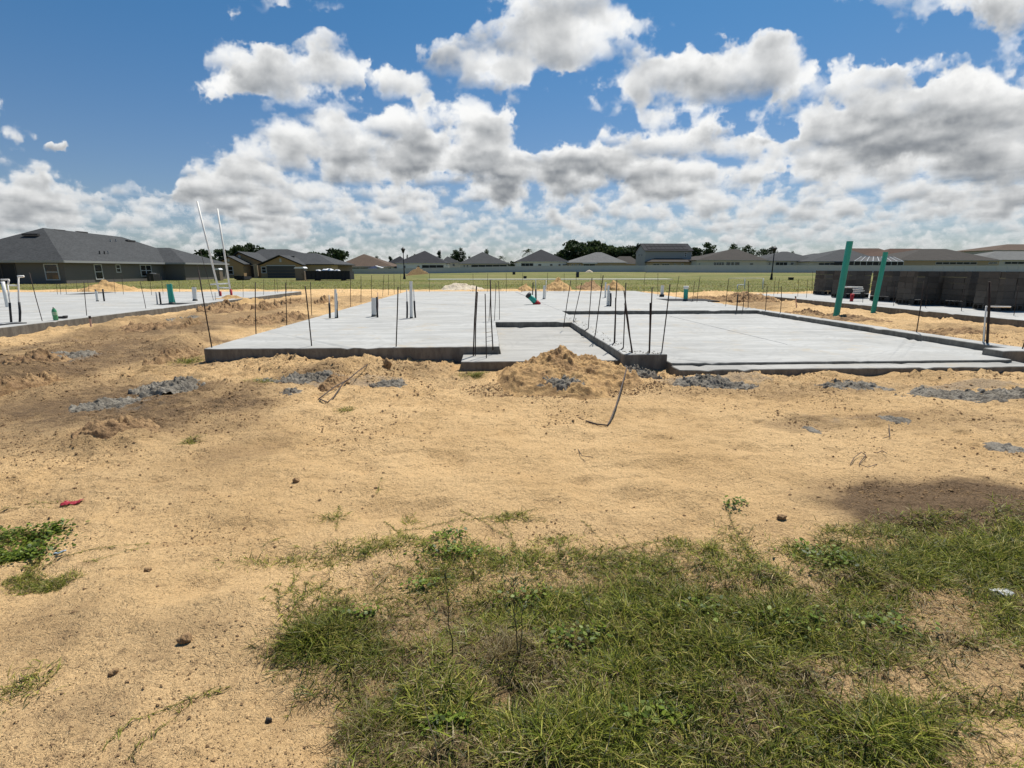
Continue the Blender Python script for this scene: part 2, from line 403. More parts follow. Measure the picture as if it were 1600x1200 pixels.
gr_ = np_mesh('ground', np.c_[fx_, fy_, gz_], GF, M_GROUND, attrs={'damp': dampA, 'spill': spillA, 'grassy': grassy(fx_, fy_), 'turf': turfA, 'smooth': smoothA})
tag(gr_, kind='structure')

# ------------------------------------------------------------------ sand heaps and spilt concrete, each an object of its own
def clod_material(name, c0, c1, c2, bs=26, spk=0.6):
    m, nt, b = mat(name); n = N(nt); p = n.pos()
    a = n.noise(p, 3.2, 5, .65); f = n.noise(p, bs, 5, .7); g = n.noise(p, 110, 3, .7)
    c = n.mix(n.ss(a, .35, .68), c0, c1)
    c = n.mix(n.ss(f, .52, .70, 0, spk), c, c2)
    c = n.mix(n.ss(g, .55, .70, 0, .5), c, c2)
    nt.links.new(c, b.inputs['Base Color']); b.inputs['Roughness'].default_value = .95; b.inputs['Specular IOR Level'].default_value = .12
    h = n.math('ADD', n.noise(p, 22, 5, .7), n.math('MULTIPLY', n.noise(p, 120, 3, .7), .4))
    nt.links.new(n.bump(h, .9, .03), b.inputs['Normal'])
    return m
M_HEAP = clod_material('heap_sand', (.56, .365, .165), (.42, .27, .125), (.16, .10, .055))
M_PILE = clod_material('pile_sand', (.60, .385, .175), (.38, .235, .115), (.110, .070, .042), 15, .85)
M_BROWN = clod_material('heap_earth', (.44, .285, .145), (.25, .155, .085), (.075, .048, .030), 20, .85)
M_PALE = clod_material('heap_pale', (.66, .58, .45), (.52, .43, .31), (.26, .2, .14))
M_SPILL = clod_material('spilt_concrete', (.335, .300, .245), (.185, .162, .128), (.055, .045, .034), 26, .85)
def heap(name, label, cat, c, rx, ry, h, m, rough=.25, power=1.6, seed=0, nr=26, na=72, peaks=None, group=None, rot=0.0, freq=None, crust=False, chunk=0.0, on=None):
    """a loose heap: a disc of rings raised by a profile and broken up by noise, its rim sunk in the ground"""
    rr = np.linspace(0, 1, nr)[:, None]; aa = np.linspace(0, 2*np.pi, na, endpoint=False)[None, :]
    out = 1+.30*fbm(np.cos(aa)*1.6+seed, np.sin(aa)*1.6, 3, seed)
    lx, ly = rr*np.cos(aa)*out*rx, rr*np.sin(aa)*out*ry
    X = c[0]+lx*math.cos(rot)-ly*math.sin(rot); Y = c[1]+lx*math.sin(rot)+ly*math.cos(rot)
    X, Y = X.ravel(), Y.ravel(); r = np.repeat(rr, na, 1).ravel()
    q = freq or 2.2/max(rx, ry)
    prof = np.clip(1-r**power, 0, 1)
    if peaks:
        prof = prof*.55
        for (ox, oy, k, w) in peaks: prof = np.maximum(prof, k*np.exp(-(((X-c[0]-ox*rx)/(w*rx))**2+((Y-c[1]-oy*ry)/(w*ry))**2)))
    edge = np.clip((1-r)*5, 0, 1)
    z = h*prof*(1+rough*fbm(X*q*1.4, Y*q*1.4, 3, seed+2))+h*rough*edge*(.5*fbm(X*q*3.2, Y*q*3.2, 4, seed+3)+.35*np.abs(fbm(X*q*8, Y*q*8, 3, seed+4)))
    if crust:     # a thin crust that comes and goes: islands and crumbs rather than one smooth cake
        z = h*(1.15*(1-r**2.2)-.45+1.25*fbm(X*q*1.6, Y*q*1.6, 4, seed+2, .6)+.45*np.abs(fbm(X*14, Y*14, 3, seed+4))+.30*fbm(X*30, Y*30, 2, seed+5))
        base = hgt(X, Y)
        if on: base = np.array([max(b_, on(x_, y_)) for x_, y_, b_ in zip(X, Y, base)])
        z = base+np.clip(z*.75, -.05, 2*h)-.012*(r > .97)
    else:
        z = hgt(X, Y, False)+z*edge-.05*(1-edge)-.012
        z = z+edge*h*chunk*(np.maximum(fbm(X*9, Y*9, 3, seed+6), 0)+.5*np.maximum(fbm(X*22, Y*22, 3, seed+7), 0))
    i = np.arange(nr*na).reshape(nr, na); j = np.roll(i, -1, 1)
    F = np.stack([i[:-1], i[1:], j[1:], j[:-1]], -1).reshape(-1, 4)
    o = np_mesh(name, np.c_[X, Y, z], F, m, loc=(c[0], c[1], float(hg(c[0], c[1]))))
    return tag(o, label, cat, group)
def pheap(name, label, cat, px, py, wpx, dpx, h, m, **k):
    c = GP(px, py); rx = abs(G(px+wpx, py).x-c.x); ry = max(.2, .5*abs(G(px, py-dpx).y-G(px, py+dpx).y))
    return heap(name, label, cat, c, rx, ry, h, m, **k)
PILE = pheap('sand_pile', 'tallest mound of orange sand heaped up against the entry floor', 'sand pile', 876, 596, 132, 30, .47, M_PILE, rough=.22, power=1.25, seed=3, nr=90, na=260, chunk=.17,
      peaks=[(-.02, .10, .86, .48), (.05, .12, .95, .26), (.34, .1, .66, .45), (-.3, -.1, .55, .5)])
pheap('sand_pile', 'sand heap at the foot of the tall white pipes by the left slab', 'sand pile', 362, 474, 48, 5, .30, M_HEAP, rough=.6, power=1.1, seed=5, nr=34, na=90)
pheap('sand_pile', 'pale sand heap behind the left slab in front of the grey house', 'sand pile', 170, 455, 26, 2.6, .62, M_HEAP, rough=.55, power=1.0, seed=6, nr=34, na=90)
pheap('sand_pile', 'wide flat heap of white sand behind the middle slab', 'sand pile', 722, 451.5, 36, 2.0, .40, M_PALE, rough=.7, power=1.3, seed=8, nr=34, na=110)
pheap('sand_pile', 'pointed sand heap beyond the middle slab, right of the teal pipe', 'sand pile', 873, 452, 19, 3, .80, M_HEAP, rough=.6, power=.9, seed=9, nr=34, na=90)
pheap('sand_pile', 'small brown sand heap beyond the slab behind the leaning bars', 'sand pile', 921, 452, 20, 3, .48, M_BROWN, rough=.75, power=1.0, seed=10, nr=34, na=90)
pheap('sand_pile', 'low sand heap beyond the slab behind the teal leaning pipe', 'sand pile', 822, 453, 14, 2.4, .45, M_HEAP, rough=.7, power=1.0, seed=12, nr=34, na=90)
pheap('sand_pile', 'sand heap beyond the slab behind the clustered white pipes', 'sand pile', 957, 452, 14, 2.4, .5, M_HEAP, rough=.7, power=1.0, seed=13, nr=34, na=90)
pheap('dirt_mound', 'brown dirt mound in the field against the white fence', 'dirt mound', 654, 429, 14, 1.2, 1.9, M_BROWN, rough=.3, power=1.1, seed=14)
pheap('earth_mound', 'brown crumbling earth mound beside the front corner of the slab', 'dirt mound', 272, 548, 36, 10, .15, M_BROWN, rough=.6, power=1.2, seed=15, chunk=.7, nr=54, na=150)
pheap('earth_mound', 'dark brown earth heap at the left edge of the picture', 'dirt mound', 18, 592, 56, 18, .18, M_BROWN, rough=.55, power=1.3, seed=16, chunk=.7, nr=54, na=150)
pheap('earth_mound', 'low clumped brown soil heap between the cement spill and red scrap', 'dirt mound', 178, 682, 74, 17, .085, M_BROWN, rough=.7, power=1.2, seed=17, chunk=.7, nr=60, na=180)
pheap('earth_mound', 'dark crumbly soil heap in front of the middle slab', 'dirt mound', 520, 583, 44, 10, .11, M_BROWN, rough=.65, power=1.2, seed=18, chunk=.7, nr=54, na=150)
for (px, py, w, d, h) in ((300, 508, 34, 4, .16), (352, 486, 40, 4, .22), (418, 484, 36, 4, .24), (236, 516, 44, 6, .13), (60, 566, 50, 8, .14), (452, 476, 26, 3, .22), (505, 470, 24, 3, .20), (445, 500, 36, 5, .16), (395, 505, 30, 4, .14)):
    pheap('earth_mound', 'low crumbling earth heap in the sand between the left and middle slabs', 'dirt mound', px, py, w, d, h, M_BROWN, rough=.6, power=1.0, seed=px, chunk=.9, nr=40, na=110, group='earth heaps between the left and middle slabs')
for (px, py, w, d, h) in ((1160, 470, 22, 2.4, .22), (1188, 474, 20, 2.4, .2), (1128, 463, 20, 2, .2), (1262, 492, 36, 4, .14), (1335, 500, 30, 4, .08), (1480, 516, 40, 4, .10)):
    pheap('earth_mound', 'low crumbling earth heap in the sand strip left of the block slab', 'dirt mound', px, py, w, d, h, M_BROWN, rough=.6, power=1.0, seed=px, chunk=.9, nr=40, na=110, group='earth heaps beside the block slab')
from mathutils.bvhtree import BVHTree
_bv = BVHTree.FromPolygons([v.co+PILE.location for v in PILE.data.vertices], [tuple(p.vertices) for p in PILE.data.polygons])
def on_pile(x, y):
    h_ = _bv.ray_cast(Vector((x, y, 5)), Vector((0, 0, -1)))[0]; return h_.z if h_ else -9
SPW = [('grey crusted cement spill between the left and middle slabs', 103, 556, 40, 9, .10), ('largest grey cement spill, a crumbly streak left of the slab corner', 262, 612, 54, 12, .14),
       ('dark grey tail of cement crumbs beside the largest spill', 165, 634, 48, 11, .09), ('long thin grey cement ridge in front of the slab', 470, 592, 80, 5, .09),
       ('small grey cement lump right of the crossed bars', 612, 599, 34, 6, .055), 
       ('grey cement heap at the foot of the kerb corner', 985, 587, 52, 9, .13), ('long grey cement ridge along the garage apron', 1112, 596, 62, 6, .075),
       ('thick grey cement ridge near the right edge under the apron', 1520, 605, 78, 8, .10), ('thin grey cement flake on the sand below the apron', 1336, 601, 34, 6, .045),
       ('bluish cement flake lying on sand, largest of the scattered flakes', 1396, 656, 13, 5, .030), ('pale bluish cement flake near the right edge', 1566, 698, 20, 5, .03),
       ('grey cement flake in the dark patch of sand', 1270, 672, 12, 3, .025), ('grey cement crumbs behind the brown mound beside the slab', 290, 497, 34, 4, .08),
       ('small grey cement smear above the sandy track', 455, 612, 26, 5, .04)]
_p = _bv.ray_cast(Vector((0, 0, EYE)), ray(874, 598).normalized())[0] or GP(874, 598)
heap('cement_spill', 'grey cement crust on the flank of the tall sand mound', 'cement spill', _p, .30, .22, .075, M_SPILL, rough=1.1, power=3, seed=91, nr=60, na=160, freq=2.4, crust=True, on=on_pile)
for k, (lb, px, py, wx, dy, h) in enumerate(SPW):
    pheap('cement_spill', lb, 'cement spill', px, py, wx, dy, h, M_SPILL, rough=1.1, power=3.0, seed=30+k*3, nr=60, na=190, freq=2.4, crust=True)
# ------------------------------------------------------------------ concrete
def concrete(name, base, side, bumpy=.25):
    m, nt, b = mat(name); n = N(nt); p = n.pos()
    st = n.noise(n.scale(p, (.35, 1.6, 1.2)), 1.6, 6, .62, .4); bl = n.noise(p, .7, 5, .6); f = n.noise(p, 28, 4, .7); v = n.noise(n.scale(p, (1, 1, .25)), 7, 5, .7)
    top = n.mix(n.ss(st, .36, .66), tuple(c*.84 for c in base), tuple(min(.82, c*1.06) for c in base))
    top = n.mix(n.ss(bl, .45, .72, 0, .4), top, tuple(c*k for c, k in zip(base, (.86, .83, .78))))
    top = n.mix(n.ss(n.noise(n.scale(p, (.5, 3.0, 1)), 2.3, 6, .7), .56, .70, 0, .5), top, tuple(c*.70 for c in base))
    top = n.mix(n.ss(f, .55, .75, 0, .18), top, tuple(c*.55 for c in base))
    # sand tracked on to the slab in scattered patches
    top = n.mix(n.math('MULTIPLY', n.ss(n.noise(p, 1.1, 7, .78), .54, .68), .65), top, (.42, .34, .23))
    # trowel arcs, damp blotches and scuffs
    tw = n.new('ShaderNodeTexWave', wave_type='RINGS'); n.put(tw.inputs['Vector'], n.vm('ADD', p, n.vm('SCALE', n.noise(p, .5, 2, out=1), scale=6.0))); tw.inputs['Scale'].default_value = .9; tw.inputs['Distortion'].default_value = 9; tw.inputs['Detail'].default_value = 4
    top = n.mix(n.ss(tw.outputs[1], .55, .95, 0, .30), top, tuple(c*.70 for c in base))
    top = n.mix(n.ss(n.noise(p, .42, 6, .7), .54, .64, 0, .42), top, tuple(c*.66 for c in base))
    top = n.mix(n.ss(n.noise(n.scale(p, (1.2, 7, 1)), 3, 4, .7), .60, .70, 0, .5), top, tuple(min(.8, c*1.25) for c in base))
    sd = n.mix(n.ss(v, .38, .66), tuple(c*.72 for c in side), tuple(c*1.15 for c in side))  # side faces: form stain and damp, plus shade painted into the colour
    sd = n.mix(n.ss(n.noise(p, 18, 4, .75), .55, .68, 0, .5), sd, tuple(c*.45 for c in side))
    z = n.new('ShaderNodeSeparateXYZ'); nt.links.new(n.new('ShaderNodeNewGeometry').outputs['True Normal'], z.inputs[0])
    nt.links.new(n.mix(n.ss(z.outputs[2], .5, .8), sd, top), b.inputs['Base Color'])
    b.inputs['Roughness'].default_value = .86; b.inputs['Specular IOR Level'].default_value = .25
    h = n.math('ADD', n.math('MULTIPLY', f, .5), n.math('MULTIPLY', n.noise(p, 120, 3, .7), .3))
    nt.links.new(n.bump(h, bumpy, .01), b.inputs['Normal'])
    return m
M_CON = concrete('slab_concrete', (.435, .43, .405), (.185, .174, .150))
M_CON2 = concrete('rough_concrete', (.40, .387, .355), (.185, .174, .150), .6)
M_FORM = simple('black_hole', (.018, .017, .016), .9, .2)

def slab_poly(name, poly, z0, z1, m, parent, step=.11, jit=.009, seed=0):
    """a cast slab: its outline cut into short lengths and nudged so that no edge is ruler straight"""
    pts = []; nz = 0
    n = len(poly)
    for k in range(n):
        a, b = Vector(poly[k]), Vector(poly[(k+1) % n]); L = (b-a).length; q = max(1, int(L/step))
        for s in range(q): pts.append(a+(b-a)*(s/q))
    P = np.array([(p.x, p.y) for p in pts])
    ox = fbm(P[:, 0]*1.7+seed, P[:, 1]*1.7, 4, 51+seed)*jit*1.6; oy = fbm(P[:, 0]*1.7, P[:, 1]*1.7+9, 4, 57+seed)*jit*1.6
    ez = np.minimum(0, fbm(P[:, 0]*6, P[:, 1]*6, 3, 61+seed))*jit*1.3-.022*sstep(fbm(P[:, 0]*4.1+7, P[:, 1]*4.1, 3, 66+seed), .42, .6)
    bm = bmesh.new(); N_ = len(P); rings = []
    cx, cy = P.mean(0)
    nrm = []
    for k in range(N_):
        d = P[(k+1) % N_]-P[k-1]; d = np.array([d[1], -d[0]]); nrm.append(d/max(1e-6, np.linalg.norm(d)))
    nrm = np.array(nrm)
    for z, ins in ((z0, 0), (z1-.012, 0), (z1, .010)):
        rings.append([bm.verts.new((P[k, 0]+ox[k]-nrm[k, 0]*ins, P[k, 1]+oy[k]-nrm[k, 1]*ins, z+(ez[k] if z > z0 else 0))) for k in range(N_)])
    for a, b in zip(rings, rings[1:]):
        for k in range(N_): bm.faces.new((a[k], a[(k+1) % N_], b[(k+1) % N_], b[k]))
    f = bm.faces.new(rings[-1]); f.normal_update()
    bmesh.ops.triangulate(bm, faces=[f])
    me = bpy.data.meshes.new(name); o3 = Vector(parent.location); bmesh.ops.translate(bm, vec=-o3, verts=bm.verts)
    bm.to_mesh(me); bm.free(); me.materials.append(m)
    o = bpy.data.objects.new(name, me); COL.objects.link(o); o.parent = parent
    return o

SLAB = thing('house_foundation', 'broad pale concrete slab with bare entry and garage recess, behind the tall sand mound', 'foundation slab', ((XL+XR)/2, (YF+YB)/2, 0))
YR2 = YR+.34
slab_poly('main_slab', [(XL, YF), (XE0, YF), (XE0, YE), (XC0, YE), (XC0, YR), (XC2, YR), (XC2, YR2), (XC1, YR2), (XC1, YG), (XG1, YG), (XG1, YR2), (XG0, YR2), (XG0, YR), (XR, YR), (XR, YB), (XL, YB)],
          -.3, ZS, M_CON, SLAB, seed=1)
e = .004
YE0 = G(850, 563.9, ZE).y; XA = G(721, 563, ZE).x
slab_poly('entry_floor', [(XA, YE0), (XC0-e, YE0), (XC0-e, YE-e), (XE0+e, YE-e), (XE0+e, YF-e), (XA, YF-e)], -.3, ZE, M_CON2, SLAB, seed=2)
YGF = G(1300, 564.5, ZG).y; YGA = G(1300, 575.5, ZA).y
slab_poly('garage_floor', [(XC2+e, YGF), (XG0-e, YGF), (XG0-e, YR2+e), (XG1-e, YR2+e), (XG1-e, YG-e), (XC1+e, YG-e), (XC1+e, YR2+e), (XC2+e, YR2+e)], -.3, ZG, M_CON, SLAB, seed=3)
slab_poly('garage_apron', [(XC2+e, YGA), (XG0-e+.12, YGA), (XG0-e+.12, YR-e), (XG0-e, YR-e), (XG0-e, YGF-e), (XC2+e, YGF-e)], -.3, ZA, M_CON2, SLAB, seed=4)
LSLAB = thing('house_foundation', 'pale concrete slab at the left edge with green bottle, beside the grey house', 'foundation slab', (XLL-9, 20, 0))
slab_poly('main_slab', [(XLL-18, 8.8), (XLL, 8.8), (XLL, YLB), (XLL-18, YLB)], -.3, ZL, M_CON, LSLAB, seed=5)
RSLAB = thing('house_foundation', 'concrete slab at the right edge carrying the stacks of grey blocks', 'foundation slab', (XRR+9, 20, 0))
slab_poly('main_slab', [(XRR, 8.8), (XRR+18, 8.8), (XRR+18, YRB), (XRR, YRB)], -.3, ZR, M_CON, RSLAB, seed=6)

# saw-cut / cold joint running on from the kerb, and crumbs left on the kerb top
M_JOINT = simple('joint_line', (.34, .34, .33), .9, .2)
j = MB(); a, b = G(874, 484.5, ZS), G(806, 456, ZS); j.obox(((a.x+b.x)/2, (a.y+b.y)/2, ZS), (.012, 0, 0), ((b.x-a.x)/2, (b.y-a.y)/2, 0), (0, 0, .003)); j.build('cold_joint', M_JOINT, SLAB)
j = MB(); a, b = G(1045, 493.5, ZG), G(1230, 538, ZG); j.obox(((a.x+b.x)/2, (a.y+b.y)/2, ZG), (.009, 0, 0), ((b.x-a.x)/2, (b.y-a.y)/2, 0), (0, 0, .003)); j.build('saw_cut', M_JOINT, SLAB)
cr = MB()
for k in range(190):
    if random.random() < .7: x, y = random.uniform(XC0+.02, XC1+.06), random.uniform(YR+.1, YE+1.5)
    else: x, y = random.uniform(XC0+.05, XC2-.05), random.uniform(YR+.03, YR2-.05)
    z = ZS if x < XC1 or y < YR2 else ZG
    s = random.uniform(.006, .026); v = [Vector((random.uniform(.5, 1)*a*s, random.uniform(.5, 1)*b*s, random.uniform(.4, .9)*c*s)) for a, b, c in ((1,0,0),(0,1,0),(-1,0,0),(0,-1,0),(0,0,1))]
    q = [tuple(Vector((x, y, z))+w) for w in v]
    for a, b in ((0,1),(1,2),(2,3),(3,0)): cr.face(q[a], q[b], q[4])
tag(cr.build('concrete_crumbs', M_SPILL), kind='stuff')

# ------------------------------------------------------------------ bars and pipes cast into the slabs
M_BAR = simple('rusty_steel', (.036, .025, .020), .75, .35, 20, spec=.3)
M_PVC = simple('white_pvc', (.74, .73, .68), .5, .10, 5)
M_GREYPVC = simple('grey_conduit', (.42, .43, .43), .5, .12, 6)
M_BLACK = simple('black_sleeve', (.020, .020, .021), .55, .2, 8)
M_TEAL = simple('teal_pipe', (.024, .315, .245), .45, .22, 2.2)
M_RED = simple('red_paint', (.42, .025, .03), .6, .15, 6)
M_PINK = simple('pink_stake', (.55, .36, .30), .8, .12, 6)
def bar(parent, bx, by, tx, ty, z, r=.0102, m=None, name='rebar', hook=False):
    b = G(bx, by, z); t = W(tx, ty, b.y+random.uniform(-.03, .05))
    mid = (b+t)/2+Vector((random.uniform(-.012, .012), random.uniform(-.012, .012), 0))
    pts = [b+Vector((0, 0, -.06)), b, mid, t]
    o = MB().tube(pts, r, 7).build(name, m or M_BAR, parent, True)
    if hook:
        h = G(hook[0], hook[1], z); MB().tube([b+Vector((0, 0, .012)), (b+h)/2+Vector((0, 0, .02)), h+Vector((0, 0, .012))], r*.9, 6).build('bar_foot', M_BAR, o if False else parent, True)
    return o
def pipe(parent, bx, by, tx, ty, z, wpx, m, name='riser_pipe', cap=None):
    b = G(bx, by, z); t = W(tx, ty, b.y); d = (b-Vector((0, 0, EYE))).dot(FWD); r = wpx/2*d/FPX
    ax = (t-b).normalized()
    o = MB().tube([b-ax*.05, t], r, 16, cap=False)
    o.tube([t, b-ax*.05], r*.86, 16, cap=False)        # the bore
    i = len(o.v)                                        # rim
    n = 16
    for a in range(n): pass
    o = o.build(name, m, parent, True)
    rim = MB(); u = Vector((1, 0, 0)); u = (u-ax*u.dot(ax)).normalized(); w = ax.cross(u)
    ring = [(math.cos(2*math.pi*a/n), math.sin(2*math.pi*a/n)) for a in range(n)]
    for a in range(n):
        c0, s0 = ring[a]; c1, s1 = ring[(a+1) % n]
        rim.face(t+(u*c0+w*s0)*r, t+(u*c1+w*s1)*r, t+(u*c1+w*s1)*r*.86, t+(u*c0+w*s0)*r*.86)
    rim.build('pipe_rim', m, o)
    MB().tube([b-ax*.02, b+ax*r*.5, b+ax*r*.9], r*1.0, 14, radii=[r*1.25, r*1.06, r*1.01]).build('concrete_splash', M_CON2, o, True)
    if cap:
        MB().tube([t-ax*r*.2, t+ax*r*1.2], r*1.12, 16).build('end_cap', cap, o, True)
    return o
# each row: base x, base y, top x, top y in the photograph
BARS = [(331,543,310,422),(487,540.5,477,447),(619,541.5,622,448),(400,520,399,441),(448,507,446,442),(487,490,485,440),(548,477,548,430),(564,471.5,564,431),(580.5,465.5,580.5,430),(598,461.5,600,429),
 (607,459.5,607,429),(616,457.5,615.5,428),(626,456.5,626,427),(671,456.3,671,427),(739,456.2,739,427),(762,456.2,762,427),(791,456.2,791,427),(815,456.2,817,426),(855,456.2,855.5,426),(881,456.2,881.5,427),(900,456.2,900,427),
 (939,456.2,939,427),(1006,456.5,1008,427),(1028,462.3,1028,427),(1056,466.5,1061,431),(1082,471,1085,440),(1089,471.5,1094,432),(1134,477.5,1139,435),(1169,481,1169.5,439),(1196,485.5,1199,447),
 (1219.5,488.5,1221,447),(1432,519,1444,439),(1597.5,545,1602,527)]
for r in BARS: bar(SLAB, *r, ZS)
for r in [(739.5,556,744.5,447),(760,559.5,758,459)]: bar(SLAB, *r, ZE if r[1] > 558 else ZE, .012 if r[0] < 750 else .0085)
bar(SLAB, 742.5, 556, 746, 456, ZE)
for r in [(770,542,766,437,.011),(764,501.5,767,445,.008),(772.5,501,775,442,.008),(780.5,499.5,779,439,.008)]: bar(SLAB, *r[:4], ZS, r[4])
for r, hk in [((881,508,892,438), None), ((896,501,909,442), (898,503.5)), ((919,514,925,434), (913,518)), ((930,524,942.5,430), (928,530)), ((959.5,536,964,437), (957,540)), ((974,544,978,442), (971,547)),
              ((987,550.5,975,454), None), ((1015,551.5,1019,449), None), ((1034,550.5,1047,444), None)]:
    bar(SLAB, *r, ZS, .0095, hook=hk)
bar(SLAB, 1014.4, 552, 1016, 473, ZS, .012)
bar(SLAB, 988, 551, 976.5, 474, ZS, .013)
bar(SLAB, 960.5, 536, 962, 465, ZS, .012)
bar(SLAB, 1151, 484.6, 1153, 460, ZS, .020, M_BLACK, 'conduit_sleeve'); bar(SLAB, 1160.5, 484.6, 1162.5, 458, ZS, .012)
bar(SLAB, 1536.8, 535.5, 1541, 478, ZS, .013, M_PVC, 'water_pipe'); bar(SLAB, 1542.5, 536, 1546, 440, ZS, .021); bar(SLAB, 1536.6, 535, 1538.4, 511, ZS, .017, M_BLACK, 'pipe_sleeve')
p0, p1 = W(1541, 479, G(1537.5, 535.5, ZS).y), W(1579, 479.5, G(1537.5, 535.5, ZS).y); MB().tube([p0, p1], .014, 10).build('water_pipe_arm', M_PVC, SLAB, True)
# ladder-like tie wires between the bars beside the entry
for y in (519, 526, 533):
    a, b = W(759, y+1, 8.9), W(769, y-1, 8.95); MB().tube([a, b], .003, 5).build('tie_wire', M_BAR, SLAB)
# plumbing in the middle slab
bar(SLAB, 515.5, 497, 514.5, 473, ZS, .028, M_BLACK, 'pipe_sleeve'); bar(SLAB, 514.8, 497, 514, 461, ZS, .012, M_GREYPVC, 'supply_tube')
pipe(SLAB, 525, 497, 524, 452, ZS, 3.6, M_PVC); bar(SLAB, 527.5, 497, 527, 470, ZS, .022, M_BLACK, 'pipe_sleeve'); bar(SLAB, 527, 497, 526.5, 458, ZS, .012, M_GREYPVC, 'supply_tube')
pipe(SLAB, 584.5, 494.5, 584, 465.5, ZS, 7.5, M_PVC, 'wide_riser_pipe'); bar(SLAB, 590, 496, 589, 464, ZS, .026, M_BLACK, 'pipe_sleeve'); bar(SLAB, 590, 496, 590.2, 457, ZS, .010, M_PINK, 'supply_tube')
pipe(SLAB, 642.7, 497, 642, 439.5, ZS, 4.6, M_PVC)
bar(SLAB, 636, 497, 636, 471, ZS, .026, M_BLACK, 'pipe_sleeve'); bar(SLAB, 636, 497, 635.4, 452, ZS, .012, M_GREYPVC, 'supply_tube')
bar(SLAB, 649, 496.5, 647.3, 470, ZS, .026, M_BLACK, 'pipe_sleeve'); bar(SLAB, 649, 496.5, 646.5, 452, ZS, .012, M_GREYPVC, 'supply_tube')
bar(SLAB, 837.3, 472.5, 837.2, 452, ZS, .035, M_BLACK, 'pipe_sleeve'); bar(SLAB, 837.2, 472.5, 837, 437, ZS, .014, M_GREYPVC, 'supply_tube'); bar(SLAB, 832, 461, 833, 441, ZS, .03, M_BLACK, 'pipe_sleeve')
pipe(SLAB, 849.5, 467, 850.5, 446, ZS, 3.2, M_PVC); bar(SLAB, 852, 467, 853.5, 438, ZS, .018, M_PVC, 'supply_tube')
pipe(SLAB, 945.7, 464.8, 946.5, 441, ZS, 2.6, M_PVC); pipe(SLAB, 949, 478, 951, 446, ZS, 3.2, M_PVC); pipe(SLAB, 952, 478, 952.5, 454, ZS, 2.6, M_PVC, 'riser_pipe'); bar(SLAB, 954, 478.5, 954.3, 458, ZS, .03, M_BLACK, 'pipe_sleeve')
pipe(SLAB, 1034, 463.5, 1035.3, 446, ZS, 5, M_PVC, 'wide_riser_pipe'); bar(SLAB, 1033.9, 463.8, 1034.2, 460, ZS, .12, M_BLACK, 'pipe_sleeve')
# teal drain pipes: one leaning with a black cap and a red collar, one upright in a blocked-out hole
b0 = G(840, 475.5, ZS); t0 = W(824.5, 460, b0.y-.1); ax = (t0-b0).normalized()
tp = MB().tube([b0, b0+(t0-b0)*.86], .105, 16).build('drain_pipe', M_TEAL, SLAB, True)
MB().tube([b0-ax*.05, b0+(t0-b0)*.26], .125, 16).build('red_collar', M_RED, tp, True)
MB().tube([b0+(t0-b0)*.84, t0], .122, 16).build('end_cap', M_BLACK, tp, True)
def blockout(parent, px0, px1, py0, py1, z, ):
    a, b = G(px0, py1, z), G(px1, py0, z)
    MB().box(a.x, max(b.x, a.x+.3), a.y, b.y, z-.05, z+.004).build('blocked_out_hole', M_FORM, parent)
blockout(SLAB, 1047, 1097, 466.6, 470.6, ZS)
blockout(LSLAB, 240, 306, 473, 476.2, ZL); blockout(LSLAB, 100, 182, 456.7, 460, ZL); blockout(LSLAB, -20, 42, 504, 509, ZL)
pipe(SLAB, 1071, 470, 1072, 451, ZS, 6.6, M_TEAL, 'drain_pipe', M_PVC)
pipe(LSLAB, 268.5, 475.5, 264.5, 444, ZL, 7.6, M_TEAL, 'drain_pipe'); bar(LSLAB, 274, 475, 266.5, 443, ZL, .02, M_TEAL, 'drain_stake')
pipe(LSLAB, 305, 470, 303, 449, ZL, 6.2, M_PVC, 'wide_riser_pipe')
pipe(LSLAB, 152.5, 470.5, 150, 455, ZL, 3.4, M_PVC); bar(LSLAB, 152, 468, 148.8, 452, ZL, .03, M_BLACK, 'pipe_sleeve'); bar(LSLAB, 163, 470.5, 160.5, 451.5, ZL, .032, M_BLACK, 'pipe_sleeve')
bar(LSLAB, 246, 475.5, 244, 456, ZL, .026, M_GREYPVC, 'conduit_sleeve'); bar(LSLAB, 251.5, 475.5, 249, 456, ZL, .032, M_BLACK, 'pipe_sleeve')
for r in [(66,501.5,46,426),(135.5,493,131,440),(228,482,219,440),(333.5,469,313,392),(90,460,88,442),(95,460,93,443),(104,459.5,103,446),(121,455.5,119,438),(139,456.5,137,438),(180,458.5,178,434),(193,460,190,428),
          (237,461,234,432),(255,459,252,432),(281,456.5,279,437),(317,462,309,415),(336.5,469,336,457),(380,464.5,379.5,438),(412,461,412,436),(430,458.5,429,436),(434,457.6,432.5,436),(448,456.8,447.5,437),(455,455.8,455,436)]:
    bar(LSLAB, *r, ZL, .0095)
bar(LSLAB, 12, 479.5, 4, 440, ZL, .06, M_PVC, 'wide_riser_pipe')
bar(LSLAB, 17.5, 503, 12, 445, ZL, .019, M_PVC, 'water_pipe'); bar(LSLAB, 31, 502.5, 28.7, 431, ZL, .020, M_PVC, 'water_pipe')
bar(LSLAB, 17.6, 503.5, 15, 473, ZL, .026, M_BLACK, 'pipe_sleeve'); bar(LSLAB, 31, 503, 29.8, 472, ZL, .026, M_BLACK, 'pipe_sleeve')
yb = G(31, 502.5, ZL).y
for a, b in (((12.5, 445.5), (28, 446.5)), ((1.5, 437), (14, 437)), ((14, 437), (12.5, 445)), ((28, 432), (37, 432))):
    MB().tube([W(*a, yb), W(*b, yb)], .020 if a[0] != 28 else .030, 8).build('water_pipe_arm', M_PVC, LSLAB, True)
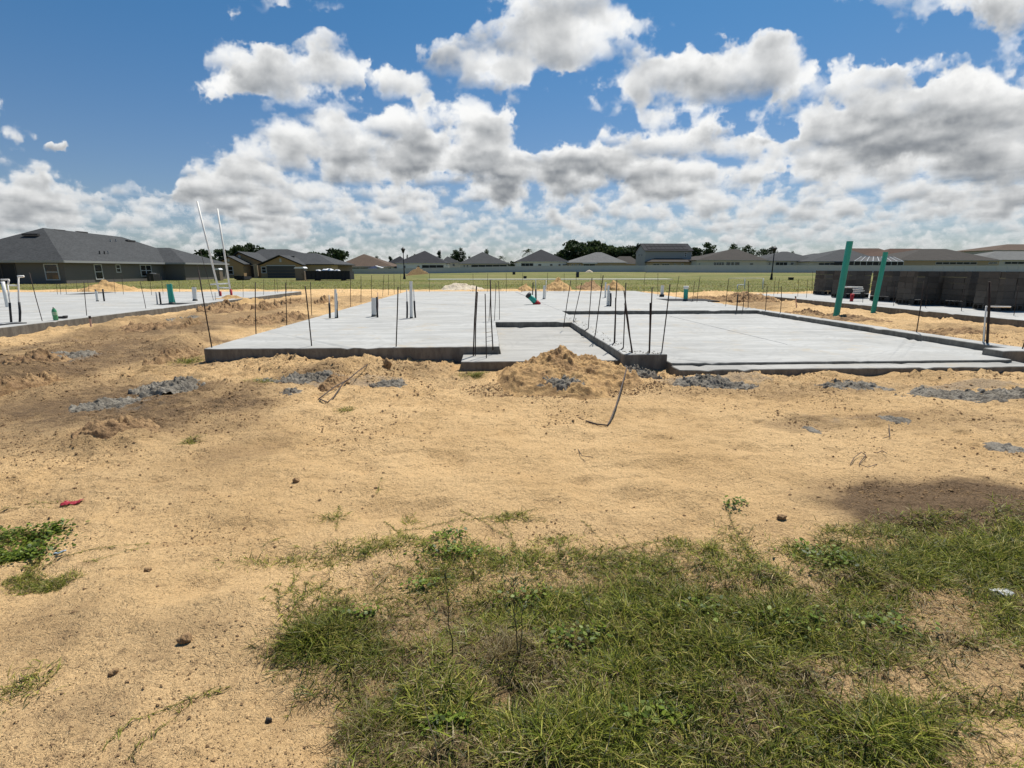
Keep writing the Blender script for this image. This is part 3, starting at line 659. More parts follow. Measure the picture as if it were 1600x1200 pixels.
# right slab
for r in [(1209,461.5,1211.5,433),(1215,459.5,1218,435),(1246.5,463,1248,426.5+9),(1260,465,1262,437),(1276,458,1279.5,424),(1348,472,1351,439),(1396.5,477,1398,439),(1446,480.5,1449.5,447),(1502,486,1508,445),(1584,493,1591,447),(1268.5,457,1270,424),(1192,460,1195,441),(1165,0,0,0)]:
    if r[1]: bar(RSLAB, *r, ZR, .0095)
# red stub with white fittings lying across it
rb = G(1331, 470, ZR)
bar(RSLAB, 1330, 471, 1332, 459, ZR, .07, M_RED, 'red_riser_pipe')
for k, (a, b) in enumerate((((1318, 448.5), (1348, 449)), ((1333, 452), (1349, 451.5)), ((1334, 455), (1350, 454.5)), ((1333, 458), (1344, 458)))):
    MB().tube([W(*a, rb.y-.08), W(*b, rb.y-.08)], .03, 8).build('white_fitting', M_PVC, RSLAB, True)
bar(RSLAB, 1424, 473.5, 1426, 463, ZR, .085, M_PVC, 'wide_riser_pipe')

# ------------------------------------------------------------------ pipes and stakes standing in the sand
def standing(name, label, cat, bx, by, tx, ty, r, m, z=0.0, group=None):
    b = GP(bx, by); t = W(tx, ty, b.y)
    ax = (t-b).normalized(); root = thing(name, label, cat, b, group)
    return root, b, t, ax
for (lb, q, rp) in (('taller teal sewer pipe standing beside the garage kerb', (1305.5, 498.5, 1328, 377), 4.4), ('shorter teal sewer pipe leaning in the sand next to the right slab', (1364, 488.8, 1384, 394), 3.3)):
    root, b, t, ax = standing('sewer_pipe', lb, 'pipe', *q, .08, M_TEAL, group='teal pipes standing in the sand')
    d = (b-Vector((0, 0, EYE))).dot(FWD); r = rp*d/FPX
    MB().tube([b-ax*.25, t], r, 20, cap=False).tube([t, b], r*.9, 20, cap=False).build('pipe_body', M_TEAL, root, True)
    u = Vector((1, 0, 0)); u = (u-ax*u.dot(ax)).normalized(); w = ax.cross(u); rim = MB(); n = 20
    for a in range(n):
        f = lambda q, k: t+(u*math.cos(2*math.pi*q/n)+w*math.sin(2*math.pi*q/n))*r*k
        rim.face(f(a, 1), f(a+1, 1), f(a+1, .9), f(a, .9))
    rim.build('pipe_rim', M_TEAL, root)
    sl = MB().tube([b-ax*.2, b+ax*.55], .016, 8)
# the tall white frame by the left slab
root = thing('pipe_frame', 'two very tall white pipes with red feet joined by short crossbars', 'pipe frame', GP(352, 466))
pole = []
yy = G(353, 466, 0.1).y
for (bx, by, tx, ty, rx, ry) in ((345, 463, 308, 314.5, 344, 455), (362.5, 466.5, 339.5, 326, 360.8, 452)):
    b, t = W(bx, by+4, yy), W(tx, ty, yy); pole.append((b, t))
    MB().tube([b, t], .046, 12, r1=.042).build('pole', M_PVC, root, True)
    f = W(rx, ry, yy); MB().tube([b-(f-b)*.2, f], .058, 12).build('red_foot', M_RED, root, True)
for a, b in (((342, 449.5), (359, 450)), ((329, 444.5), (357.5, 443))):
    MB().tube([W(*a, yy), W(*b, yy)], .035, 8).build('crossbar', M_PVC, root, True)
for lb, q in (('short pink survey stake in the sand by the left slab', (142.5, 512, 140, 494)), ('short pinkish stake in the sand between the slabs, far right', (1244.5, 481.5, 1243, 463))):
    root, b, t, ax = standing('survey_stake', lb, 'stake', *q, .02, M_PINK)
    MB().obox((b+t)/2-ax*.05, (.018, 0, 0), (0, .010, 0), (t-b)/2+ax*.05).build('stake', M_PINK, root)
    MB().obox(t-ax*.03, (.024, 0, 0), (0, .014, 0), ax*.035).build('flag_tape', M_BLACK, root)
# pipe hurdle far behind the right slab
root = thing('pipe_frame', 'pale low pipe hurdle standing in the sand behind the middle slab', 'pipe frame', G(1165, 453, 0))
yh = 41.0
for a, b in (((1152, 456), (1152.5, 445)), ((1152.5, 445), (1164, 445)), ((1163, 456), (1164, 436)), ((1191, 455), (1193, 435)), ((1176, 434.6), (1193, 435)), ((1139, 434.8), (1176, 434.6))):
    MB().tube([W(*a, yh), W(*b, yh)], .045 if a[1] > 435 else .02, 8).build('pipe_rail', M_PVC, root, True)
# ------------------------------------------------------------------ houses
def shingle(name, col):
    m, nt, b = mat(name); n = N(nt); p = n.pos()
    a = n.noise(p, .5, 5, .6); f = n.noise(n.scale(p, (1, 1, 3)), 5, 4, .7); g = n.noise(n.scale(p, (1, 1, 2.5)), 3.2, 2, .9)
    k = n.math('ADD', n.math('MULTIPLY', a, .5), n.math('ADD', n.math('MULTIPLY', f, .9), n.math('MULTIPLY', n.ss(g, .35, .65), .40)))
    nt.links.new(n.vm('SCALE', col, scale=n.math('ADD', k, .10)), b.inputs['Base Color'])
    b.inputs['Roughness'].default_value = .92; b.inputs['Specular IOR Level'].default_value = .2
    w = n.new('ShaderNodeTexWave', wave_type='BANDS', bands_direction='Z', wave_profile='SAW'); n.put(w.inputs['Vector'], p); w.inputs['Scale'].default_value = 2.2; w.inputs['Distortion'].default_value = .5
    nt.links.new(n.bump(w.outputs[1], .5, .03), b.inputs['Normal'])
    return m
RG = shingle('shingle_grey', (.058, .060, .061)); RD = shingle('shingle_dark', (.034, .034, .038)); RB = shingle('shingle_brown', (.105, .073, .052)); RL = shingle('shingle_light', (.145, .145, .138))
RT = shingle('shingle_taupe', (.056, .049, .042)); RR = shingle('shingle_rust', (.082, .048, .033))
def stucco(name, c): return simple(name, c, .9, .07, 1.2, .25, 30, spec=.2)
WG = stucco('stucco_grey', (.160, .146, .132)); WT = stucco('stucco_tan', (.40, .27, .145)); WW = stucco('stucco_white', (.80, .78, .73)); WL = stucco('stucco_light', (.58, .54, .47)); WB = stucco('stucco_beige', (.42, .33, .22))
WS = stucco('siding_grey', (.36, .36, .34)); WD = stucco('stucco_brown', (.20, .165, .135))
M_TRIM = simple('white_trim', (.50, .50, .48), .6, .06, 3); M_FASC = simple('grey_fascia', (.34, .34, .33), .6, .06, 3)
def glass():
    m, nt, b = mat('window_glass'); b.inputs['Base Color'].default_value = (.012, .014, .017, 1); b.inputs['Roughness'].default_value = .08; b.inputs['Specular IOR Level'].default_value = .6
    n = N(nt); nt.links.new(n.ss(n.noise(n.obj(), 1.5, 3), .3, .7, .05, .18), b.inputs['Roughness']); return m
M_GLASS = glass(); M_SCREEN = simple('insect_screen', (.022, .022, .024), .7, .2, 3); M_DOOR = simple('dark_door', (.055, .05, .047), .6, .12, 3)
M_GDOOR = simple('garage_door', (.085, .078, .07), .6, .12, 3)
def roof_mesh(x0, x1, y0, y1, ze, p0, p1, along, th=.16):
    """hip (or gable) roof shell: eave rectangle at ze, ridge from p0 to p1"""
    r = MB(); c = [(x0, y0), (x1, y0), (x1, y1), (x0, y1)]
    lo = [Vector((x, y, ze-th)) for x, y in c]; up = [Vector((x, y, ze)) for x, y in c]
    for k in range(4): r.face(lo[k], lo[(k+1) % 4], up[(k+1) % 4], up[k])
    r.face(lo[3], lo[2], lo[1], lo[0])
    if along == 'Y':     # ridge runs away from us
        r.face(up[0], up[1], p0); r.face(up[1], up[2], p1, p0); r.face(up[2], up[3], p1); r.face(up[3], up[0], p0, p1)
    else:
        r.face(up[0], up[1], p1, p0); r.face(up[1], up[2], p1); r.face(up[2], up[3], p0, p1); r.face(up[3], up[0], p0)
    return r
def window(root, wx0, wx1, z0, z1, y, kind='window', fr=.09, n=1, mf=None, face='Y', m=None):
    """a framed opening set proud of the wall plane y (or x when face is X)"""
    d = .07
    def bx(mb, a0, a1, b0, b1, t0, t1):
        if face == 'Y': mb.box(a0, a1, y-t1, y-t0, b0, b1)
        else: mb.box(y+t0, y+t1, a0, a1, b0, b1)
    f = MB(); bx(f, wx0, wx1, z1-fr, z1, -.02, d); bx(f, wx0, wx1, z0, z0+fr, -.02, d)
    for k in range(n+1):
        xx = wx0+(wx1-wx0-fr)*k/n; bx(f, xx, xx+fr, z0+fr, z1-fr, -.02, d)
    if kind == 'window' and (z1-z0) > .8: bx(f, wx0+fr, wx1-fr, (z0+z1)/2-fr*.4, (z0+z1)/2+fr*.4, 0, d*.8)
    o = f.build({'window': 'window', 'lanai': 'screen_porch', 'door': 'door'}[kind], mf or M_TRIM, root)
    g = MB(); bx(g, wx0+.01, wx1-.01, z0+.01, z1-.01, -.02, .025); g.build('pane' if kind == 'window' else 'screen' if kind == 'lanai' else 'door_leaf', m or (M_GLASS if kind == 'window' else M_SCREEN if kind == 'lanai' else M_DOOR), o)
    return o
def roof_vent(root, p, w=.9, axis='Y', m=None):
    h = .22; d = .35
    a = (w/2, 0, 0) if axis == 'Y' else (0, w/2, 0); b = (0, d/2, 0) if axis == 'Y' else (d/2, 0, 0)
    MB().obox(p, a, b, (0, 0, h/2)).build('roof_vent', m or M_DOOR, root)
def house(label, x0, x1, ey, ap, Y, mr, mw, along='Y', depth=None, feats=(), fasc=None, vents=(), zb=None, inset=.45):
    """x0,x1,ey: ends and height of the front eave in the photo; ap: one or two ridge points"""
    a, b = W(x0, ey, Y), W(x1, ey, Y); ze = (a.z+b.z)/2; wd = b.x-a.x
    dep = depth or (wd*1.12 if along == 'Y' else 15)
    sb = wd/2 if along == 'Y' else dep/2
    p0 = W(*ap[0], Y+sb)
    if along == 'Y': p1 = Vector((p0.x, Y+max(dep-sb, sb+.5), p0.z))
    else:
        q = W(*ap[1], Y+sb); p1 = Vector((q.x, Y+sb, p0.z))
    zg = min(float(fieldz(np.array([a.x]), np.array([Y]))[0]), ze-2.4) if zb is None else zb
    root = thing('house', label, 'house', ((a.x+b.x)/2, Y, zg))
    MB().box(a.x+inset, b.x-inset, Y+inset, Y+dep-inset, zg-.3, ze-.14).build('wall', mw, root)
    rf = roof_mesh(a.x, b.x, Y, Y+dep, ze, p0, p1, along).build('roof', mr, root)
    MB().box(a.x-.03, b.x+.03, Y-.05, Y-.005, ze-.20, ze+.015).build('fascia', fasc or M_FASC, root)
    for (k, u0, u1, v0, v1, n) in feats:
        s, t = W(u0, v0, Y+inset), W(u1, v1, Y+inset)
        window(root, s.x, t.x, min(s.z, t.z), max(s.z, t.z), Y+inset, k, .14, n)
    for (vx, vy, back) in vents:
        roof_vent(root, W(vx, vy, Y+back), .8)
    return root
# --- the big grey house on the left (its long side recedes, its wing stands behind)
Y0 = 60.0; hx = W(98, 409, Y0).x; ze = W(98, 409, Y0).z; hz = hg(hx, Y0)
wx = 14.4
LH = thing('house', 'large dark grey house with hip roof and rear wing on the left', 'house', (hx-wx/2, Y0, hz))
ydeep = 88.0
MB().box(hx-wx, hx, Y0, ydeep, hz-.3, ze).build('wall', WG, LH)
p0 = Vector((hx-wx/2, Y0+7.2, W(66, 356, Y0+7.2).z)); p1 = Vector((hx-wx/2, ydeep-7.2, p0.z-.25))
LR = roof_mesh(hx-wx-.45, hx+.45, Y0-.45, ydeep+.45, ze+.12, p0, p1, 'Y').build('roof', RG, LH)
MB().box(hx-wx-.5, hx+.5, Y0-.52, Y0-.455, ze-.1, ze+.14).box(hx+.455, hx+.52, Y0-.45, 78, ze-.1, ze+.14).build('fascia', M_FASC, LH)
ywing = 78.0
wxr = W(287, 411, ywing).x
MB().box(hx+.01, wxr, ywing, 90, hz-.3, ze-.005).build('wing_wall', WG, LH)
za = W(266, 386.5, ywing+4.5).z
roof_mesh(hx-7, wxr+.45, ywing-.45, 90.4, ze+.10, Vector((hx-5, ywing+6, za)), Vector((wxr-5.2, ywing+6, za)), 'X').build('wing_roof', RG, LH)
MB().box(hx+.53, wxr+.5, ywing-.52, ywing-.455, ze-.1, ze+.13).box(wxr+.455, wxr+.52, ywing-.45, 90.4, ze-.1, ze+.13).build('wing_fascia', M_FASC, LH)
for (u0, u1, v0, v1) in ((73, 90, 412, 438),):
    s, t = W(u0, v1, Y0), W(u1, v0, Y0); window(LH, s.x, t.x, s.z, t.z, Y0, 'window', .11)
s, t = W(-14, 447, Y0), W(23, 411, Y0); window(LH, s.x, t.x, s.z, t.z, Y0, 'lanai', .10, 2, M_DOOR)
def side_y(px):   # depth at which the line of sight meets the long side wall
    r = ray(px, 420); return r.y*hx/r.x
for (u0, u1, v0, v1, n) in ((146.5, 159, 412.5, 437, 1), (180.5, 188, 413, 426, 1), (218.5, 236, 413.5, 432, 2)):
    ya, yb_ = side_y(u0), side_y(u1); zz0, zz1 = W(u0, v1, ya).z, W(u0, v0, ya).z
    window(LH, ya, yb_, zz0, zz1, hx, 'window', .11, n, face='X')
def on_roof(px, py):   # point on the right-hand slope of the left house
    A, B, C = Vector((hx+.45, Y0-.45, ze+.12)), Vector((hx+.45, ydeep, ze+.12)), p1
    nn = (B-A).cross(C-A).normalized(); r = ray(px, py); o = Vector((0, 0, EYE)); t = (A-o).dot(nn)/r.dot(nn); return o+r*t
for (vx, vy) in ((92, 361.5), (128, 364.3)): roof_vent(LH, on_roof(vx, vy)+Vector((0, 0, .1)), 1.7, 'X')
roof_vent(LH, on_roof(204, 377.5)+Vector((0, 0, .1)), 1.7, 'X')
A = W(48, 366.5, Y0+5.0); roof_vent(LH, A, 1.8, 'Y')
for (vx, vy) in ((173, 378), (181.5, 377.5), (156, 397), (163.5, 397), (169.5, 396.5)):
    q = on_roof(vx, vy); MB().tube([q-Vector((0, 0, .1)), q+Vector((0, 0, .38))], .075, 8).build('vent_pipe', M_DOOR if vx < 165 else M_FASC, LH)
# air conditioner by that wall
q = G(224, 443, hz); ac = thing('air_conditioner', 'dark air conditioner unit beside the wall of the large grey house', 'air conditioner', (hx+1.0, side_y(226), hz))
c = Vector(ac.location); MB().box(c.x-.45, c.x+.45, c.y-.7, c.y+.7, c.z-.1, c.z+1.0).build('case', M_DOOR, ac)
MB().lathe((c.x, c.y, c.z+1.0), [(.4, 0), (.4, .06), (.1, .08)], 14).build('fan_guard', M_FASC, ac)
for k in range(6): MB().box(c.x+.452, c.x+.47, c.y-.6, c.y+.6, c.z+.12+k*.14, c.z+.16+k*.14).build('louvre', M_BLACK, ac)
# --- tan gabled house left of the middle
TY = 97.0
def tx(px, py=413, Y=TY): return W(px, py, Y)
TH = thing('house', 'tan house with three front gables and a dark garage door', 'house', tx(430, 436))
gz = hg(tx(430).x, TY)
def gable(root, x0, x1, ey, ax, ay, Y, back, mw, mr, over=.5, name='gable', wall0=None):
    a, b, p = W(x0, ey, Y), W(x1, ey, Y), W(ax, ay, Y)
    w = MB(); i = over*.8
    w.face((a.x+i, Y, gz-.3), (b.x-i, Y, gz-.3), (b.x-i, Y, b.z), (p.x, Y, p.z-.12), (a.x+i, Y, a.z))
    w.box(a.x+i, b.x-i, Y+.004, Y+back, gz-.3, a.z-.02); w.build(name+'_wall', mw, root)
    r = MB(); t = .14
    for s, e_ in ((a, p), (b, p)):
        q = [Vector((s.x, Y-over, s.z)), Vector((e_.x, Y-over, e_.z)), Vector((e_.x, Y+back, e_.z)), Vector((s.x, Y+back, s.z))]
        d = [v+Vector((0, 0, t)) for v in q]
        r.face(*d); r.face(*reversed(q)); r.face(q[0], q[1], d[1], d[0]); r.face(q[1], q[2], d[2], d[1]); r.face(q[2], q[3], d[3], d[2]); r.face(q[3], q[0], d[0], d[3])
    r.build(name+'_roof', mr, root)
    return a, b, p
gable(TH, 403, 474, 414.5, 437.6, 399.5, TY, 9, WT, RG, name='garage')
gable(TH, 334, 383, 413.5, 357, 400.8, TY, 9, WT, RG, name='porch')
gable(TH, 352, 415, 411.5, 373, 394.0, TY+3, 10, WT, RG, name='middle_gable')
a, b = W(400, 413, TY+6), W(525, 412, TY+6)
MB().box(a.x+.5, b.x-.5, TY+6.2, TY+20, gz-.3, a.z-.1).build('wall', WD, TH)
zr = W(412, 389, TY+12).z
roof_mesh(a.x-4, b.x, TY+5.5, TY+21, a.z, Vector((W(408, 389, TY+13).x, TY+13, zr)), Vector((W(449, 389, TY+13).x, TY+13, zr)), 'X').build('roof', RG, TH)
a2, b2 = W(440, 412.5, TY+2), W(523, 412, TY+2)
MB().box(W(462, 412, TY+2).x, W(518, 412, TY+2).x, TY+2.2, TY+6, gz-.3, a2.z-.1).build('side_wall', WB, TH)
roof_mesh(W(452, 412, TY+2).x, b2.x, TY+1.6, TY+17, a2.z, Vector((W(462, 395.5, TY+9).x, TY+9, W(462, 395.5, TY+9).z)), Vector((W(494, 395.5, TY+9).x, TY+9, W(494, 395.5, TY+9).z)), 'X').build('side_roof', RG, TH)
s, t = W(419, 435.5, TY), W(461, 415.5, TY); gd = MB()
for k in range(4):
    z0, z1 = s.z+(t.z-s.z)*k/4, s.z+(t.z-s.z)*(k+1)/4; gd.box(s.x, t.x, TY-.06, TY-.01, z0+.02, z1-.02)
gd.build('garage_door', M_GDOOR, TH)
MB().box(s.x-.1, t.x+.1, TY-.10, TY-.065, t.z, t.z+.16).build('door_lintel', M_TRIM, TH)
for (u0, u1, v0, v1, Y) in ((357, 364, 416, 429, TY), (409, 416, 416.5, 427, TY)):
    s, t = W(u0, v1, Y), W(u1, v0, Y); window(TH, s.x, t.x, s.z, t.z, Y, 'window', .12)
for (u0, u1, v0, v1, Y) in ((437, 439.5, 404, 409.5, TY), (356, 358.5, 404, 409, TY), (372.5, 375.5, 398.5, 404, TY+3)):
    s, t = W(u0, v1, Y), W(u1, v0, Y); MB().box(s.x, t.x, Y-.05, Y-.01, s.z, t.z).build('gable_vent', M_TRIM, TH)
s, t = W(391, 435, TY+3), W(397, 414, TY+3); window(TH, s.x, t.x, s.z, t.z, TY+3, 'door', .15)
s, t = W(383, 436, TY+2.9), W(404, 412, TY+2.9); 
for px in (400, 403): q = W(px, 436, TY+1); MB().box(q.x-.15, q.x+.15, TY+.9, TY+1.2, gz-.1, W(px, 412.5, TY+1).z).build('porch_post', WB, TH)
q = W(459, 402, TY+5); roof_vent(TH, W(456, 401, TY+4.5), 1.0)
# --- houses beyond the fence, left to right
house('brown-roofed house with beige walls just right of the dumpster', 523, 614, 416.2, [(568, 397)], 200, RB, WL, feats=[('window', 530, 535, 418.5, 421.5, 1), ('window', 537, 541, 418.5, 421.5, 1), ('lanai', 549, 576, 417.8, 422, 2), ('window', 606, 612, 417.6, 422, 1)])
house('small dark roof peeking out left of the white house by the lamp post', 604, 634, 411, [(625, 400)], 236, RD, WL)
house('charcoal-roofed white house just right of the left lamp post', 617.5, 698, 410.8, [(663.5, 391.8)], 205, RD, WW, fasc=M_TRIM, vents=[(676, 404.5, 6)], feats=[('lanai', 659, 693.5, 413.8, 420.5, 3), ('window', 630, 634, 415, 420, 1), ('window', 651.5, 656, 415, 420, 1)])
house('bluish-grey roofed house half hidden between two wider houses', 688, 719, 410, [(699, 400.5)], 232, RG, WL, feats=[('window', 697, 701, 412, 416, 1), ('window', 707, 711, 412, 416, 1)])
house('grey-roofed house with a wide dark arched screen porch', 716, 796, 411.6, [(754, 393.6)], 198, RG, WL, vents=[(739, 405.5, 6)], feats=[('lanai', 736, 792, 413.4, 420.5, 5), ('window', 724, 727, 413.6, 418.5, 1), ('window', 729, 732, 413.6, 418.5, 1)])
house('white house with near-black roof and four rear windows', 808, 889, 408.2, [(845.5, 389.6)], 186, RD, WW, fasc=M_TRIM, feats=[('lanai', 814, 833.5, 411, 419, 3), ('window', 840.8, 846, 412.3, 418.5, 1), ('window', 859, 863.5, 412.3, 418.5, 1), ('window', 872.5, 876, 412.3, 418.5, 1), ('window', 879, 886, 412.5, 414.8, 2)])
hh = house('beige house with light grey roof and a white awning', 889, 981, 410.2, [(931, 394.2), (940, 394.2)], 180, RL, WB, 'X', 19, vents=[(918, 405, 5)], feats=[('lanai', 911.5, 930, 412, 418.3, 2), ('window', 893, 896, 412.4, 417, 1), ('window', 898.5, 901.5, 412.4, 417, 1), ('window', 904, 907, 412.4, 417, 1), ('window', 952, 956.5, 414, 417, 1)])
q0, q1 = W(910.5, 412.6, 179.6), W(932.5, 410.9, 179.6)
if hh: MB().box(q0.x, q1.x, 178.8, 180.4, q0.z-.0, q1.z).build('awning', M_TRIM, hh)
house('low taupe roof showing just left of the two-storey house', 958, 1003, 412, [(968, 400.5), (985, 404)], 205, RT, WB, 'X', 14)
# two-storey house
Y2 = 178.0
TS = thing('house', 'grey two-storey house with solar panels on its roof', 'house', W(1045, 425, Y2))
a, b = W(1015, 405, Y2), W(1080, 405, Y2); zt = W(1040, 391.5, Y2).z; zg = .3; dp = 11.0
def X2(px, Y=Y2): return W(px, 400, Y).x
xl, xr = X2(1008), b.x
w = MB(); w.box(xl, xr, Y2, Y2+dp, zg, zt)
zr = W(1040, 381.3, Y2+dp/2).z
w.face((xl, Y2, zt), (xl, Y2+dp, zt), (xl, Y2+dp/2, zr-.15)); w.face((xr, Y2, zt), (xr, Y2+dp/2, zr-.15), (xr, Y2+dp, zt)); w.build('wall', WS, TS)
r = MB(); sl = (zr-zt)/(dp/2)
for s in (-1, 1):
    y0 = Y2-.5 if s < 0 else Y2+dp+.5; z0 = zt-sl*.5
    q = [Vector((xl-.5, y0, z0)), Vector((xr+.5, y0, z0)), Vector((xr+.5, Y2+dp/2, zr)), Vector((xl-.5, Y2+dp/2, zr))]; d = [v+Vector((0, 0, .18)) for v in q]
    r.face(*d); r.face(*reversed(q))
    for k in range(4): r.face(q[k], q[(k+1) % 4], d[(k+1) % 4], d[k])
rf2 = r.build('roof', RD, TS)
M_SOLAR = simple('solar_cell', (.012, .013, .018), .7, .2, 3, spec=.06)
for rr in range(2):
    for k in range(9):
        x0 = xl+1.0+k*(xr-xl-2)/9; x1 = x0+(xr-xl-2)/9-.12
        f = lambda t, x: Vector((x, Y2-.5+t*(dp/2+.5), zt-sl*.5+t*(dp/2+.5)*sl+.24))
        t0, t1 = (.14, .50) if rr == 0 else (.54, .92)
        A, B, C, D = f(t0, x0), f(t0, x1), f(t1, x1), f(t1, x0); u = Vector((0, 0, .05))
        p = MB(); p.face(A+u, B+u, C+u, D+u); p.face(A, B, B+u, A+u); p.face(B, C, C+u, B+u); p.face(C, D, D+u, C+u); p.face(D, A, A+u, D+u); p.build('solar_panel', M_SOLAR, TS)
s, t = W(1069, 401.5, Y2), W(1073.5, 393.8, Y2); window(TS, s.x, t.x, s.z, t.z, Y2, 'window', .2)
for yy_ in (Y2+3.2, Y2+6.6):
    z0 = W(1005, 400.5, Y2).z; f = MB().box(xl-.06, xl+.02, yy_, yy_+.7, z0, z0+1.1).build('window', M_TRIM, TS); MB().box(xl-.075, xl-.05, yy_+.1, yy_+.6, z0+.1, z0+1.0).build('pane', M_GLASS, f)
pa, pb = W(1014, 409, Y2-5), W(1091, 409, Y2-5)
roof_mesh(pa.x, pb.x, Y2-5, Y2-.02, pa.z, Vector((pa.x+3.5, Y2-.03, W(1030, 403.7, Y2).z)), Vector((pb.x-4, Y2-.03, W(1030, 403.7, Y2).z)), 'X').build('porch_roof', RT, TS)
MB().box(pa.x+.6, pb.x-.6, Y2-4.4, Y2-.02, zg, pa.z-.18).build('porch_wall', WB, TS)
for (u0, u1, n) in ((1014+6, 1031, 2), (1034, 1046, 3), (1053, 1056.5, 1), (1064, 1068, 1)):
    s, t = W(u0, 416, Y2-4.4), W(u1, 411.8, Y2-4.4); window(TS, s.x, t.x, s.z, t.z, Y2-4.4, 'lanai' if u0 < 1050 else 'window', .14, n)
house('taupe-roofed wide house with white-framed sunroom windows', 1088, 1201, 406.3, [(1143, 389.4), (1152, 389.4)], 168, RT, WL, 'X', 20, vents=[(1145, 398, 7)],
      feats=[('window', 1115, 1131.5, 409.5, 415.2, 4), ('window', 1134.5, 1141, 409.3, 415.6, 1), ('window', 1142, 1147, 409.3, 415.6, 1), ('window', 1148, 1155.5, 409.3, 415.6, 1), ('window', 1092, 1094, 410.5, 414.5, 1), ('window', 1171.5, 1177, 410.5, 414.5, 1)])
house('brown low roof joining the solar house and the sunroom house', 1078, 1120, 405.5, [(1086, 400), (1108, 399.5)], 186, RT, WL, 'X', 12)
house('grey-roofed house right behind the right lamp post', 1188, 1286, 407.3, [(1222, 393), (1230, 393)], 172, RG, WL, 'X', 18, vents=[(1216, 402, 6)], feats=[('lanai', 1212, 1230, 409.3, 415, 3), ('window', 1201, 1204, 409.5, 414, 1), ('window', 1235, 1240, 410, 414, 1), ('window', 1250, 1254, 410, 413, 1)])
house('small grey roof rising behind the lamp post house', 1258, 1300, 402, [(1272, 396), (1284, 396)], 200, RG, WL, 'X', 10)
house('large grey-roofed house behind the taller teal pipe', 1266, 1384, 408.2, [(1314, 389.5), (1326, 389.5)], 165, RG, WL, 'X', 24, feats=[('lanai', 1279, 1314, 410.5, 414.5, 4), ('window', 1320, 1326, 410, 414, 1)])
house('rust-roofed house whose ridge shows behind the teal pipe', 1318, 1412, 400, [(1331, 388), (1373, 388)], 196, RR, WB, 'X', 18)
house('rust and brown roofed house right of the pool cage', 1372, 1452, 406, [(1391, 388.4), (1440, 388.4)], 170, RR, WB, 'X', 22, feats=[('window', 1418, 1424, 408.5, 412, 1), ('window', 1430, 1438, 408.5, 412, 1)])
house('dark brown roofed long house behind the block stacks', 1402, 1566, 406.5, [(1441, 388.8), (1478, 388.8)], 158, RT, WB, 'X', 26, feats=[('lanai', 1462, 1526, 409, 413.5, 6), ('window', 1545, 1558, 408.8, 413, 2)])
house('light grey roof at the right edge below the two-storey house', 1528, 1640, 406, [(1556, 392.5), (1600, 392.5)], 180, RL, WL, 'X', 20, feats=[('lanai', 1570, 1600, 408.5, 413, 3)])
q = house('two-storey grey house with brownish roof at the far right edge', 1551, 1660, 391.0, [(1574, 381.6), (1640, 381.6)], 205, RB, WS, 'X', 20, feats=[('window', 1588, 1593, 395.3, 400.5, 1)])
# pool cage and tent behind the fence
M_CAGE = simple('cage_frame', (.55, .56, .55), .5, .05, 3)
Yc = 152.0; root = thing('pool_cage', 'white-framed pool cage with dark screens behind the teal pipes', 'pool cage', W(1372, 415, Yc))
c = [W(1335, 408.3, Yc), W(1412, 409, Yc), W(1396, 401.8, Yc+5), W(1346, 401.2, Yc+5)]
s = MB(); s.face(*c); s.face(*[v+Vector((0, 0, -.04)) for v in reversed(c)]); s.box(c[0].x, c[1].x, Yc, Yc+9, .5, c[0].z-.05); s.build('screen', M_SCREEN, root)
for k in range(9):
    t = k/8; a = c[0].lerp(c[1], t); b = c[3].lerp(c[2], t); MB().tube([a+Vector((0, 0, .05)), b+Vector((0, 0, .05))], .09, 6).build('rafter', M_CAGE, root)
    MB().tube([a+Vector((0, -.05, .05)), Vector((a.x, a.y-.05, .6))], .08, 6).build('post', M_CAGE, root)
MB().tube([v+Vector((0, -.02, .06)) for v in (c[0], c[1])], .11, 6).build('eave_beam', M_CAGE, root); MB().tube([v+Vector((0, 0, .06)) for v in (c[3], c[2])], .11, 6).build('ridge_beam', M_CAGE, root)
M_TARP = simple('blue_canvas', (.055, .075, .15), .7, .1, 2); M_WCAN = simple('white_canvas', (.80, .80, .80), .7, .05, 2)
Yt = 196.5; root = thing('canopy_tent', 'dark blue and white canopy tent behind the fence by the brown roof', 'tent', W(585, 424, Yt))
a, b, p = W(574, 419.6, Yt), W(597.5, 418.4, Yt), W(586, 415.0, Yt+1)
r = MB(); r.face(a, p, p+Vector((0, 5, 0)), a+Vector((0, 5, 0))); r.face((a.x, Yt, a.z), (p.x+1.6, Yt, a.z-.3), p); r.build('canopy', M_TARP, root)
r = MB(); r.face(p, b, b+Vector((0, 5, 0)), p+Vector((0, 5, 0))); r.face(p+Vector((0, -.02, -.35)), b+Vector((0, -.02, -.45)), b+Vector((0, -.02, 0)), p+Vector((0, -.02, 0))); r.build('white_flap', M_WCAN, root)
for v in (a, b, a+Vector((0, 5, 0)), b+Vector((0, 5, 0))): MB().tube([v, (v.x, v.y, 0)], .06, 6).build('leg', M_FASC, root)

